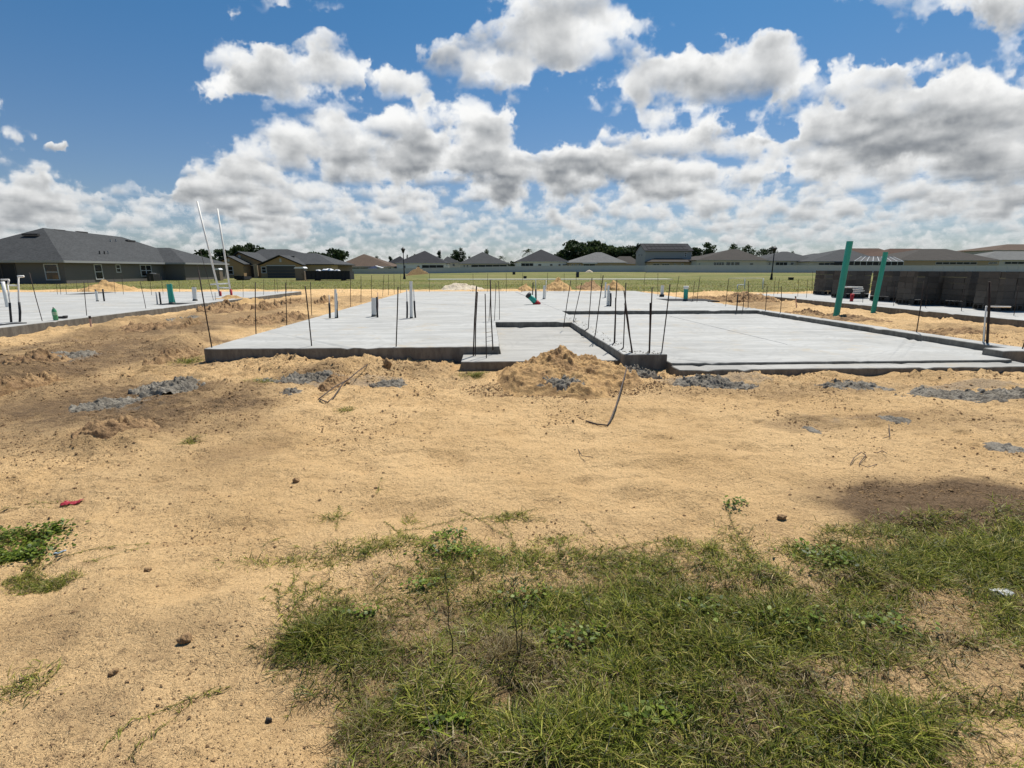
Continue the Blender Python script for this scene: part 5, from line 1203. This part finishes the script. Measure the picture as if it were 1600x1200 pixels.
def blades(x, y, z, L, wd, tint, rng, lean=(.5, 1.1), lie=None, seg=2):
    n = len(x); az = rng.uniform(0, 2*np.pi, n); el = rng.uniform(*lean, n) if lie is None else lie
    d = np.c_[np.cos(az)*np.cos(el), np.sin(az)*np.cos(el), np.sin(el)]
    side = np.c_[-np.sin(az), np.cos(az), np.zeros(n)]; roll = rng.normal(0, .6, n)[:, None]
    side = side*np.cos(roll)+np.cross(d, side)*np.sin(roll)
    bend = rng.uniform(.15, .75, n); out = np.c_[np.cos(az), np.sin(az), np.zeros(n)]
    base = np.c_[x, y, z-.004]; V = []; w = wd[:, None]
    P = [base]
    for k in range(1, seg+1):
        t = k/seg; P.append(base+d*(L*t)[:, None]+(out*.35-np.array([0, 0, .75]))*(bend*L*t*t)[:, None])
    for k in range(seg):
        ww = w*(1-.25*k); V += [P[k]-side*ww, P[k]+side*ww]
    V.append(P[seg]); m = 2*seg+1
    A = np.stack(V, 1).reshape(-1, 3); i = (np.arange(n)*m)[:, None]; T = []
    for k in range(seg-1): T += [i+np.array([[2*k, 2*k+1, 2*k+3]]), i+np.array([[2*k, 2*k+3, 2*k+2]])]
    T.append(i+np.array([[2*seg-2, 2*seg-1, 2*seg]]))
    return A, np.concatenate(T, 0), np.repeat(tint, m, 0)
def pick(pal, n, rng): return pal[rng.integers(0, len(pal), n)]*rng.uniform(.6, 1.4, n)[:, None]
def scatter(n, x0, x1, y0, y1, rng):
    return rng.uniform(x0, x1, n), rng.uniform(y0, y1, n)
def view_only(x, y):
    px, py = project(x, y, np.zeros_like(x)); return (px > -260) & (px < 1860) & (py < 1330)
def turf():
    rng = np.random.default_rng(3); x, y = scatter(3600000, -1.4, 5.6, .75, 3.5, rng)
    k = view_only(x, y) | (rng.random(len(x)) < .45); x, y = x[k], y[k]
    dens = turf_cover(x, y)*(.28+.85*sstep(fbm(x*9, y*9, 3, 92), -.35, .25))
    keep = rng.random(len(x)) < dens*.28; x, y = x[keep], y[keep]; px, py = project(x, y, np.zeros_like(x))
    n = len(x); lush = field_of(LUSH, px, py); dry = np.clip(field_of(DRY, px, py)+.45*sstep(fbm(x*1.7, y*1.7, 3, 93), 0, .5), 0, 1)
    isdry = rng.random(n) < (.22+.50*dry-.14*lush)
    tint = np.where(isdry[:, None], pick(STRAW, n, rng)*.8, pick(GREENS, n, rng)*(1+.35*fbm(x*1.2, y*1.2, 2, 95))[:, None])
    L = (.022+.075*rng.random(n)**1.6)*(1+.8*lush)*(1-.2*isdry); wd = (.0010+.0017*rng.random(n)**2)*(1+.35*lush)
    el = np.where(isdry, rng.uniform(.02, .6, n), rng.uniform(.2, 1.2, n)); print('turf blades', n)
    return blades(x, y, hgt(x, y), L, wd, tint, rng, lie=el)
def stalks():
    """taller seed stalks and coarse broad blades standing out of the mat"""
    rng = np.random.default_rng(61); x, y = scatter(60000, -1.2, 4.2, .9, 3.2, rng); k = view_only(x, y) & (rng.random(len(x)) < .055*(turf_cover(x, y) > .12)); x, y = x[k], y[k]; n = len(x); c = rng.random(n) < .5
    tint = np.where((rng.random(n) < .55)[:, None], pick(STRAW, n, rng), pick(GREENS[:3], n, rng))
    return blades(x, y, hgt(x, y), np.where(c, rng.uniform(.07, .17, n), rng.uniform(.04, .10, n)), np.where(c, .0009, rng.uniform(.0026, .0042, n)), tint, rng, lie=np.where(c, rng.uniform(.5, 1.4, n), rng.uniform(.15, .9, n)))
def litter():
    """dead stems lying flat under the living grass"""
    rng = np.random.default_rng(5); x, y = scatter(520000, -1.4, 5.6, .75, 3.5, rng)
    keep = (turf_cover(x, y) > .02) & (rng.random(len(x)) < .30+.3*fbm(x*2, y*2, 3, 97)); x, y = x[keep], y[keep]; n = len(x)
    return blades(x, y, hgt(x, y)+.004, rng.uniform(.03, .09, n), rng.uniform(.0006, .0013, n), pick(STRAW, n, rng), rng, lie=rng.uniform(-.02, .22, n))
SPARSE = [(470, 870, 90, 14), (560, 856, 70, 13), (620, 842, 50, 14), (700, 850, 60, 18), (760, 862, 60, 16), (830, 875, 80, 22), (900, 868, 70, 16), (960, 880, 70, 18), (1030, 885, 60, 18), (690, 890, 40, 25), (1120, 880, 40, 30), (1150, 850, 25, 30), (1200, 900, 40, 26), (1330, 830, 50, 10), (1390, 835, 60, 14), (870, 840, 40, 10), (640, 800, 12, 8), (520, 803, 22, 6),
          (520, 1010, 40, 30), (560, 1150, 40, 60), (30, 1070, 40, 26), (300, 565, 22, 6), (410, 596, 20, 4), (740, 587, 22, 4), (540, 640, 14, 4), (1240, 860, 40, 14), (1270, 880, 40, 18), (1060, 850, 30, 14), (800, 805, 40, 6), (300, 690, 10, 8), (1450, 820, 80, 14)]
def sparse():
    rng = np.random.default_rng(8); X = []; Yy = []; K = []
    for (a, b, rx, ry) in SPARSE:
        c = G(a, b); wx_, wy_ = abs(G(a+rx, b).x-c.x), abs(G(a, b-ry).y-G(a, b+ry).y)*.5; m = int(120+62000*wx_*wy_)
        x = c.x+rng.normal(0, .52, m)*wx_; y = c.y+rng.normal(0, .52, m)*wy_; k = rng.random(m) < .35+.9*sstep(fbm(x*11, y*11, 3, 98), -.1, .4)
        X.append(x[k]); Yy.append(y[k])
    x, y = np.concatenate(X), np.concatenate(Yy); n = len(x); dr = rng.random(n) < .30
    tint = np.where(dr[:, None], pick(STRAW, n, rng), pick(GREENS, n, rng))
    return blades(x, y, hgt(x, y), rng.uniform(.025, .08, n), rng.uniform(.0012, .0024, n), tint, rng, lie=np.where(dr, rng.uniform(0, .5, n), rng.uniform(.15, 1.1, n)))
def runners():
    """creeping stems with pairs of short leaves"""
    rng = np.random.default_rng(12); A = []; F = []; T = []; off = 0; leafx = []
    paths = [[(720, 797), (745, 811), (800, 803), (842, 797)], [(745, 811), (790, 838), (812, 858)], [(776, 808), (795, 830), (808, 856)], [(910, 815), (930, 835), (948, 852)], [(955, 862), (1010, 850), (1058, 838)], [(1135, 795), (1150, 830), (1190, 880), (1240, 935)], [(1140, 800), (1170, 806)], [(1160, 850), (1180, 818)],
             [(0, 800), (130, 788)], [(40, 790), (95, 786)], [(60, 890), (140, 855), (240, 850)], [(130, 880), (180, 868), (240, 852)], [(160, 1170), (200, 1130), (280, 1100), (370, 1068)], [(200, 1190), (300, 1095), (355, 1080)], [(60, 1080), (95, 1045), (85, 1030)], [(590, 770), (597, 745)], [(530, 790), (525, 830)], [(415, 850), (450, 838)], [(690, 900), (705, 955)], [(880, 840), (870, 870)], [(1240, 930), (1190, 900), (1150, 880)],
             [(440, 985), (475, 930), (520, 905)], [(1190, 860), (1250, 870), (1330, 850)], [(450, 1120), (470, 1070)], [(1060, 905), (1040, 860)], [(620, 830), (680, 820), (745, 812)], [(600, 815), (640, 845)], [(1500, 810), (1430, 850)], [(1380, 815), (1475, 850)], [(1130, 850), (1110, 905)], [(965, 838), (1000, 870)], [(1340, 900), (1280, 850)]]
    for k in range(150):
        px = rng.uniform(430, 1400); py = 900+rng.uniform(-30, 20) if px > 640 else rng.uniform(925, 960); a = rng.uniform(-2.6, -.5); l = rng.uniform(20, 75)
        paths.append([(px, py), (px+math.cos(a)*l*.5+rng.normal()*5, py+math.sin(a)*l*.28), (px+math.cos(a)*l, py+math.sin(a)*l*.5)])
    mb = MB(); cols = []
    lx, ly, lz = [], [], []
    for p in paths:
        P = [GP(*q) for q in p]; Q = []
        for a, b in zip(P, P[1:]):
            m = max(2, int((b-a).length/.018))
            for s in range(m):
                q = a+(b-a)*(s/m)+Vector((rng.normal()*.003, rng.normal()*.003, 0)); q.z = hg(q.x, q.y)+.004+abs(rng.normal())*.003; Q.append(q)
        n0 = len(mb.v); mb.tube(Q, .0011, 5, r1=.0006); cols += [STRAW[rng.integers(0, 4)]*.8 if rng.random() < .6 else GREENS[0]]*(len(mb.v)-n0)
        for q in Q:
            if rng.random() < .8:
                for _ in range(4): lx.append(q.x); ly.append(q.y); lz.append(q.z)
    V = np.array(mb.v); TF = []
    for f in mb.f:
        for k in range(1, len(f)-1): TF.append((f[0], f[k], f[k+1]))
    n = len(lx); a, f, t = blades(np.array(lx), np.array(ly), np.array(lz), rng.uniform(.012, .042, n), rng.uniform(.0010, .0022, n), pick(np.r_[GREENS, STRAW[:2]], n, rng), rng, lean=(.05, .9))
    return np.r_[V, a], np.r_[np.array(TF), f+len(V)], np.r_[np.array(cols), t]
def far_grass():
    rng = np.random.default_rng(21); n0 = 130000; y = 33+46*rng.random(n0)**1.6; x = rng.uniform(-1, 1, n0)*(y*.95+14)
    k = (rng.random(n0) < grassy(x, y)*(.35+.8*sstep(fbm(x*.3, y*.3, 4, 99), -.2, .4))+.012*(y > 34)) & ~slab_mask(x, y, .3); x, y = x[k], y[k]; n = len(x)
    g = fbm(x*.12, y*.2, 3, 101); dr = rng.random(n) < .28+.35*g
    tint = np.where(dr[:, None], pick(STRAW, n, rng)*.7, pick(GREENS, n, rng)*1.15)
    return blades(x, y, hgt(x, y, False), rng.uniform(.08, .24, n), rng.uniform(.008, .016, n), tint, rng, lean=(.5, 1.4))
def join(*parts):
    V = []; F = []; T = []; o = 0
    for a, f, t in parts: V.append(a); F.append(f+o); T.append(t); o += len(a)
    return np.concatenate(V), np.concatenate(F), np.concatenate(T)
def stuff(name, parts, label=None):
    V, F, T = join(*parts); o = np_mesh(name, V, F, M_BLADE, None, False, {'tint': T}); return tag(o, label, None, None, 'stuff')
stuff('grass', [turf(), litter(), stalks()], 'patchy green and straw-coloured grass in the near right corner')
stuff('creeping_grass', [sparse(), runners()], 'thin creeping grass runners straying on to the sand')
stuff('field_grass', [far_grass()], 'rough green grass of the field behind the slabs')
# ------------------------------------------------------------------ single plants
def tuft(label, px, py, L, n, pal, lean, name='grass_tuft', spread=.03, group=None, wd=(.0010, .0020)):
    rng = np.random.default_rng(int(px)); c = GP(px, py); x, y = c.x+rng.normal(0, spread, n), c.y+rng.normal(0, spread*.7, n)
    a, f, t = blades(x, y, hgt(x, y), rng.uniform(.5, 1.1, n)*L, rng.uniform(*wd, n), pick(pal, n, rng), rng, lean=lean, seg=4)
    o = np_mesh(name, a, f, M_BLADE, None, False, {'tint': t}, loc=tuple(c)); return tag(o, label, 'grass tuft', group)
tuft('spiky green grass tuft alone on the sand left of the leafy runner', 1110, 858, .13, 90, GREENS*1.25, (.35, 1.35), spread=.018)
tuft('tawny dry grass clump at the feet of the taller weed stalks', 790, 1018, .14, 420, STRAW*.8, (.5, 1.4), spread=.06)
tuft('dry brownish grass clump on the lower left border of the turf', 575, 1135, .13, 420, np.r_[STRAW*.75, GREENS[:2]], (.4, 1.35), spread=.055)
tuft('dark green long grass clump right of the weed stalks', 985, 1035, .12, 300, GREENS, (.3, 1.2), spread=.06)
tuft('bright green grass clump in the brown soil at the right edge', 1560, 870, .17, 500, GREENS*1.15, (.3, 1.2), spread=.12)
tuft('bright green grass clump left of the brown soil patch', 1450, 872, .14, 420, GREENS*1.2, (.3, 1.2), spread=.11)
tuft('dark green clump on the left border of the turf', 490, 1000, .11, 420, GREENS, (.3, 1.2), spread=.075)
tuft('long bladed grass clump near the bottom right of the turf', 1420, 1140, .15, 260, GREENS*1.1, (.3, 1.1), spread=.06)
tuft('small grassy tuft beside the corner of the middle slab', 298, 566, .15, 260, GREENS, (.4, 1.2), spread=.12, wd=(.002, .004))
tuft('small grassy tuft under the entry floor edge', 745, 586, .12, 200, GREENS, (.4, 1.2), spread=.05, wd=(.002, .004))
M_STALK = simple('weed_stalk', (.055, .048, .030), .7, .2, 9); M_STRAWS = simple('straw_stalk', (.42, .34, .20), .7, .15, 9)
def weed(label, bx, by, tx_, ty, forks, seed, name='weed', m=None, leaves=True):
    b = GP(bx, by); t = W(tx_, ty, b.y); rs = random.Random(seed); root = thing(name, label, 'weed', b)
    pts = [b+Vector((0, 0, -.02))]+[b.lerp(t, k)+Vector((rs.uniform(-.006, .006), rs.uniform(-.006, .006), 0)) for k in (.2, .4, .6, .8)]+[t]
    s = MB().tube(pts, .0026, 6, r1=.0011)
    ends = [t]
    for k in range(forks):
        f = rs.uniform(.35, .95); p = b.lerp(t, f); e = p+Vector((rs.uniform(-.06, .06), rs.uniform(-.04, .04), rs.uniform(.02, .09))); s.tube([p, p.lerp(e, .5)+Vector((0, 0, .006)), e], .0013, 5, r1=.0007); ends.append(e)
    s.build('stem', m or M_STALK, root, True)
    if leaves:
        L = MB()
        for e in ends:
            for _ in range(7):
                d = Vector((rs.uniform(-1, 1), rs.uniform(-1, 1), rs.uniform(-.2, .9))).normalized()*rs.uniform(.012, .035); w = d.cross(Vector((rs.uniform(-1, 1), rs.uniform(-1, 1), rs.uniform(-1, 1)))).normalized()*.0028; q = e-(e-b)*rs.uniform(0, .12)
                L.face(q, q+d*.5+w, q+d, q+d*.5-w)
        L.build('leaves', simple('weed_leaf', (.08, .10, .028), .6, .2, 9), root)
    return root
weed('tall thin weed stalk, left of the pair rising from the turf', 707, 1026, 695, 893, 6, 2); weed('tall forked weed stalk, right of the pair rising from the turf', 811, 1030, 801, 903, 7, 4)
weed('second stem beside the forked weed stalk in the turf', 811, 1026, 818, 948, 3, 5)
weed('pale dead straw stalk leaning in the grass at the bottom', 683, 1178, 658, 1068, 0, 6, 'dry_stalk', M_STRAWS, False)
weed('pale dead straw stalk curving in the lower right turf', 940, 1190, 960, 1130, 1, 7, 'dry_stalk', M_STRAWS, False)
# broad-leaved weeds on the left
def leafy():
    rng = np.random.default_rng(33); V = []; F = []; T = []
    for (a, b, rx, ry, n) in ((40, 840, 60, 12, 420), (85, 828, 24, 8, 160), (45, 865, 50, 16, 420), (20, 872, 40, 10, 260), (1140, 800, 12, 8, 40), (1256, 868, 14, 10, 60), (1300, 880, 50, 18, 240), (700, 830, 30, 10, 120), (710, 858, 60, 12, 220), (660, 905, 22, 10, 70), (1155, 795, 16, 5, 40), (900, 1000, 60, 20, 120), (1090, 960, 50, 16, 120), (1230, 980, 60, 20, 140), (700, 1130, 40, 20, 90), (1020, 1120, 60, 24, 130), (1380, 980, 60, 20, 120), (560, 960, 30, 12, 60), (830, 930, 40, 12, 80)):
        c = G(a, b); wx_, wy_ = abs(G(a+rx, b).x-c.x), abs(G(a, b-ry).y-G(a, b+ry).y)*.5
        for _ in range(n):
            x, y = c.x+rng.normal(0, .5)*wx_, c.y+rng.normal(0, .5)*wy_; z = hg(x, y)+rng.uniform(.004, .045)
            az = rng.uniform(0, 6.28); L = rng.uniform(.010, .030); tl = rng.uniform(-.3, .7); d = np.array([math.cos(az)*math.cos(tl), math.sin(az)*math.cos(tl), math.sin(tl)]); s = np.array([-math.sin(az), math.cos(az), rng.uniform(-.4, .4)]); p = np.array([x, y, z]); w = L*.34; o = len(V)
            V += [p, p+d*L*.35+s*w, p+d*L*.8+s*w*.6, p+d*L, p+d*L*.8-s*w*.6, p+d*L*.35-s*w]; F += [(o, o+1, o+2), (o, o+2, o+3), (o, o+3, o+4), (o, o+4, o+5)]; T += [GREENS[rng.integers(0, 4)]*rng.uniform(.7, 1.15)*np.array([.62, .78, .6])]*6
    return np.array(V), np.array(F), np.array(T)
def leftgrass():
    rng = np.random.default_rng(35); x, y = scatter(260000, -3.6, -1.6, 2.0, 3.1, rng); px, py = project(x, y, np.zeros_like(x)); e = edge_noise(x, y)*.5
    ins = inpoly(px+e, py+e, [(-400, 850), (-100, 845), (10, 835), (60, 862), (70, 882), (120, 890), (140, 898), (60, 920), (0, 934), (-200, 975), (-500, 1000)]) | inpoly(px+e, py+e, [(-300, 840), (0, 842), (100, 822), (70, 850), (0, 870), (-300, 880)])
    k = ins & (rng.random(len(x)) < .85*sstep(fbm(x*6, y*6, 3, 36), -.4, .3)); x, y = x[k], y[k]; n = len(x)
    tint = np.where((rng.random(n) < .22)[:, None], pick(STRAW, n, rng), pick(GREENS, n, rng))
    return blades(x, y, hgt(x, y), rng.uniform(.02, .055, n), rng.uniform(.0009, .0018, n), tint, rng, lean=(.2, 1.2))
stuff('low_weeds', [leafy(), leftgrass()], 'leafy green weeds and grass at the left edge of the sand')
# ------------------------------------------------------------------ loose crumbs of soil lying about
def crumbs():
    rng = np.random.default_rng(50)
    iv = np.array([(1, 0, 0), (0, 1, 0), (-1, 0, 0), (0, -1, 0), (.1, .1, .9), (0, 0, -1)], float); ff = np.array([(0, 1, 4), (1, 2, 4), (2, 3, 4), (3, 0, 4), (1, 0, 5), (2, 1, 5), (3, 2, 5), (0, 3, 5)])
    n0 = 260000; y = 1.0+11*rng.random(n0)**1.5; x = rng.uniform(-1, 1, n0)*(y*1.12+.5)+y*.05
    dm = blobs(DAMP, x, y, 41); k = (rng.random(n0) < (.04+.26*sstep(fbm(x*1.1, y*1.1, 4, 51), .0, .5))*(1-.9*smooth_at(x, y))+.55*dm*sstep(fbm(x*2.5, y*2.5, 3, 52), -.2, .4)) & ~slab_mask(x, y, .02)
    x, y = x[k], y[k]
    C = GP(876, 598); m = 2600; a = rng.uniform(0, 6.28, m); r = rng.random(m)**.7*1.3; x = np.r_[x, C.x+np.cos(a)*r*1.1]; y = np.r_[y, C.y-abs(np.sin(a))*r*.55-.3]
    n = len(x); s = .0016+.007*rng.random(n)**9*(.4+.22*y)+.0009*y; z = hgt(x, y); print('crumbs', n)
    az = rng.uniform(0, 6.28, n); M = np.tile(iv, (n, 1))*(1+rng.uniform(-.4, .4, (n*len(iv), 1))); c_, s_ = np.repeat(np.cos(az), 6), np.repeat(np.sin(az), 6)
    M = np.c_[M[:, 0]*c_-M[:, 1]*s_, M[:, 0]*s_+M[:, 1]*c_, M[:, 2]]
    V = np.repeat(np.c_[x, y, z+s*.3], 6, 0)+M*np.repeat(s, 6)[:, None]*np.array([1.2, 1, .8])
    F = (ff[None]+(np.arange(n)*6)[:, None, None]).reshape(-1, 3)
    o = np_mesh('soil_crumbs', V, F, M_BROWN, None, False); tag(o, 'brown crumbs of soil scattered over the sand', None, None, 'stuff')
crumbs()
# ------------------------------------------------------------------ light and sky
SUN_EL, SUN_AZ = R_(62), R_(30)            # azimuth measured from straight ahead (+Y) towards +X
sd = Vector((math.sin(SUN_AZ)*math.cos(SUN_EL), math.cos(SUN_AZ)*math.cos(SUN_EL), math.sin(SUN_EL)))
sl = bpy.data.lights.new('sun', 'SUN'); sl.energy = 5.0; sl.angle = R_(.5); sl.color = (1, .955, .88)
so = bpy.data.objects.new('sun', sl); COL.objects.link(so); so.rotation_euler = sd.to_track_quat('Z', 'Y').to_euler(); so.location = sd*60
w = bpy.data.worlds.new('World'); SC.world = w; w.use_nodes = True; nt = w.node_tree; n = N(nt); bg = nt.nodes['Background']
sky = n.new('ShaderNodeTexSky', sky_type='NISHITA'); sky.sun_disc = False; sky.sun_elevation = SUN_EL; sky.sun_rotation = SUN_AZ; sky.altitude = 30; sky.air_density = 1.0; sky.dust_density = .6; sky.ozone_density = 2.2
d = n.new('ShaderNodeTexCoord').outputs['Generated']
sp = n.new('ShaderNodeSeparateXYZ'); nt.links.new(d, sp.inputs[0]); dx, dy, dz = sp.outputs
# direction as slopes about straight ahead, for where the banks and the gaps of cloud stand
fy = n.math('ADD', n.math('MULTIPLY', dx, math.sin(YAW)), n.math('MULTIPLY', dy, math.cos(YAW)))
fx = n.math('SUBTRACT', n.math('MULTIPLY', dx, math.cos(YAW)), n.math('MULTIPLY', dy, math.sin(YAW)))
front = n.ss(fy, .05, .3); fs = n.math('MAXIMUM', fy, .05)
wob = n.new('ShaderNodeCombineXYZ'); n.put(wob.inputs[0], n.math('DIVIDE', fx, fs)); n.put(wob.inputs[1], n.math('DIVIDE', dz, fs)); uv = wob.outputs[0]
wn = n.vm('SUBTRACT', n.noise(uv, 6, 5, .62, out=1), (.5, .5, .5)); uvw = n.vm('ADD', uv, n.vm('MULTIPLY', wn, (.30, .22, 0)))
def slope(px, py):
    r = ray(px, py); f = r.x*math.sin(YAW)+r.y*math.cos(YAW); return ((r.x*math.cos(YAW)-r.y*math.sin(YAW))/f, r.z/f)
BANKS = [  # pixel centre, half sizes, weight: where cloud stands (+) and where blue shows (-)
 (445, 108, 150, 62, 1.05), (690, 112, 125, 58, .80), (768, 190, 80, 42, .75), (540, 232, 215, 56, .80), (340, 285, 120, 34, .65), (898, 45, 135, 100, 1.0), (1030, 125, 80, 66, .80), (1185, 118, 112, 66, .85), (1430, 150, 165, 95, .95), (1560, 215, 160, 120, .95),
 (1300, 235, 130, 60, .85), (820, 268, 115, 48, .75), (990, 250, 170, 62, .85), (1570, 18, 70, 28, .6), (1590, 62, 45, 26, .5), (26, 178, 50, 30, 1.25), (80, 222, 40, 15, 1.1), (40, 312, 100, 52, .8), (690, 270, 130, 46, .6), (1150, 205, 60, 34, .45), (450, 320, 300, 34, .4), (1200, 320, 420, 40, .4),
 (130, 110, 190, 165, -1.3), (205, 255, 95, 42, -.9), (660, 30, 130, 50, -1.0), (690, 292, 42, 16, -.6), (862, 185, 42, 70, -.75), (1200, 36, 150, 34, -1.0), (1330, 70, 70, 40, -.8), (960, 205, 45, 26, -.6), (1200, 205, 52, 22, -.8), (578, 110, 14, 60, -.6), (400, 20, 120, 22, -.8), (1450, 50, 110, 34, -.8), (300, 180, 120, 40, -.7), (1240, 292, 60, 14, -.5), (760, 150, 70, 16, -.35), (1290, 120, 18, 40, -.5)]
cov = None; covy = None
for (px, py, rx, ry, k) in BANKS:
    c = slope(px, py); e = slope(px+rx, py); t = slope(px, py-ry); b_ = slope(px, py+ry); a_, h_ = abs(e[0]-c[0]), abs(t[1]-b_[1])/2
    q = n.vm('MULTIPLY', n.vm('SUBTRACT', uvw, (c[0], c[1], 0)), (1/a_, 1/h_, 0)); l = n.vm('LENGTH', q, out=1)
    v = n.ss(l, .35, 1.35, k, 0)
    cov = v if cov is None else n.math('ADD', cov, v)
    if k > 0:
        q3 = n.new('ShaderNodeSeparateXYZ'); nt.links.new(q, q3.inputs[0]); g = n.math('MULTIPLY', v, q3.outputs[1])
        covy = g if covy is None else n.math('ADD', covy, g)
cov = n.math('MULTIPLY', cov, front)
COVK, LOWK, FREQ, ROUGH, THR, EDGE, GREY, WHITE = .165, .052, 3.1, .62, .570, .052, (.165, .186, .212), (.88, .88, .868)
NL, H0, SH, TOP, TP, AL, LK, L0, L1, KC, ZOF = 6, .028, .14, .10, 1.6, .70, 3.3, .17, .40, .40, .07
zc = n.math('ADD', n.math('MAXIMUM', dz, 0), ZOF)
k_ = n.math('DIVIDE', 1.0, zc)
dith = n.new('ShaderNodeTexWhiteNoise', noise_dimensions='3D'); n.put(dith.inputs['Vector'], n.vm('SCALE', d, scale=7919.0)); dz_ = dith.outputs['Value']
low = n.ss(dz, .02, .30, 1, 0)             # more cloud towards the horizon
base = n.math('ADD', n.math('ADD', n.math('MULTIPLY', cov, COVK), n.math('MULTIPLY', low, LOWK)), n.math('MULTIPLY', n.math('SUBTRACT', front, 1.0), .14))  # last term: unseen sky behind the camera thinned of cloud to lessen fill
T = None; COLR = None
shv = n.vm('SCALE', n.vm('NORMALIZE', n.vm('MULTIPLY', d, (1, 1, 0))), scale=SH)
for i in range(NL):
    hh = n.math('MULTIPLY', n.math('ADD', dz_, float(i)), H0)
    r = n.math('MULTIPLY', k_, n.math('ADD', hh, 1.0))
    cx = n.new('ShaderNodeCombineXYZ'); n.put(cx.inputs[0], n.math('MULTIPLY', dx, r)); n.put(cx.inputs[1], n.math('MULTIPLY', dy, r)); n.put(cx.inputs[2], hh)
    den = n.noise(cx.outputs[0], FREQ, 9, ROUGH)
    den2 = n.noise(n.vm('SUBTRACT', cx.outputs[0], shv), FREQ, 6, ROUGH)
    f = (i+.5)/NL
    x = n.math('SUBTRACT', n.math('ADD', den, base), THR+TOP*f**TP)
    a = n.ss(x, 0, EDGE, 0, AL if i else AL*.6)
    thick = n.ss(x, .0, .16)
    lit = n.math('ADD', n.math('MULTIPLY', n.math('SUBTRACT', den, den2), LK), n.math('MULTIPLY', n.math('SUBTRACT', 1.0, thick), .55))
    lit = n.math('ADD', n.math('ADD', lit, n.math('MULTIPLY', covy, KC)), L0+L1*f**.7, clamp=True)
    c = n.mix(lit, GREY, WHITE)
    if T is None: COLR = n.vm('SCALE', c, scale=a); T = n.math('SUBTRACT', 1.0, a)
    else:
        COLR = n.vm('ADD', COLR, n.vm('SCALE', c, scale=n.math('MULTIPLY', T, a))); T = n.math('MULTIPLY', T, n.math('SUBTRACT', 1.0, a))
STR = .071
skyc = n.vm('MULTIPLY', sky.outputs[0], n.mix(n.ss(dz, .05, .45), (.76, .84, .98), (.40, .83, 1.07), 'VECTOR'))
hz = n.ss(dz, 0, .14, .15, 0)
fade = n.vm('ADD', n.vm('SCALE', skyc, scale=n.math('MULTIPLY', T, STR)), n.vm('SCALE', COLR, scale=n.ss(dz, .02, .30, .84, .99)))
fade = n.mix(hz, fade, (.42, .475, .54))
up = n.ss(dz, -.03, .0)
fin = n.mix(up, (.22, .19, .14), fade)
nt.links.new(n.vm('SCALE', fin, scale=10.0), bg.inputs[0]); bg.inputs[1].default_value = .1
w.cycles.sampling_method = 'MANUAL'; w.cycles.sample_map_resolution = 512
SC.view_settings.view_transform = 'Standard'; SC.view_settings.look = 'None'; SC.view_settings.exposure = 0.2; SC.view_settings.gamma = 1
SC.cycles.max_bounces = 5; SC.cycles.diffuse_bounces = 3; SC.cycles.glossy_bounces = 2; SC.cycles.transparent_max_bounces = 6; SC.cycles.caustics_reflective = False; SC.cycles.caustics_refractive = False
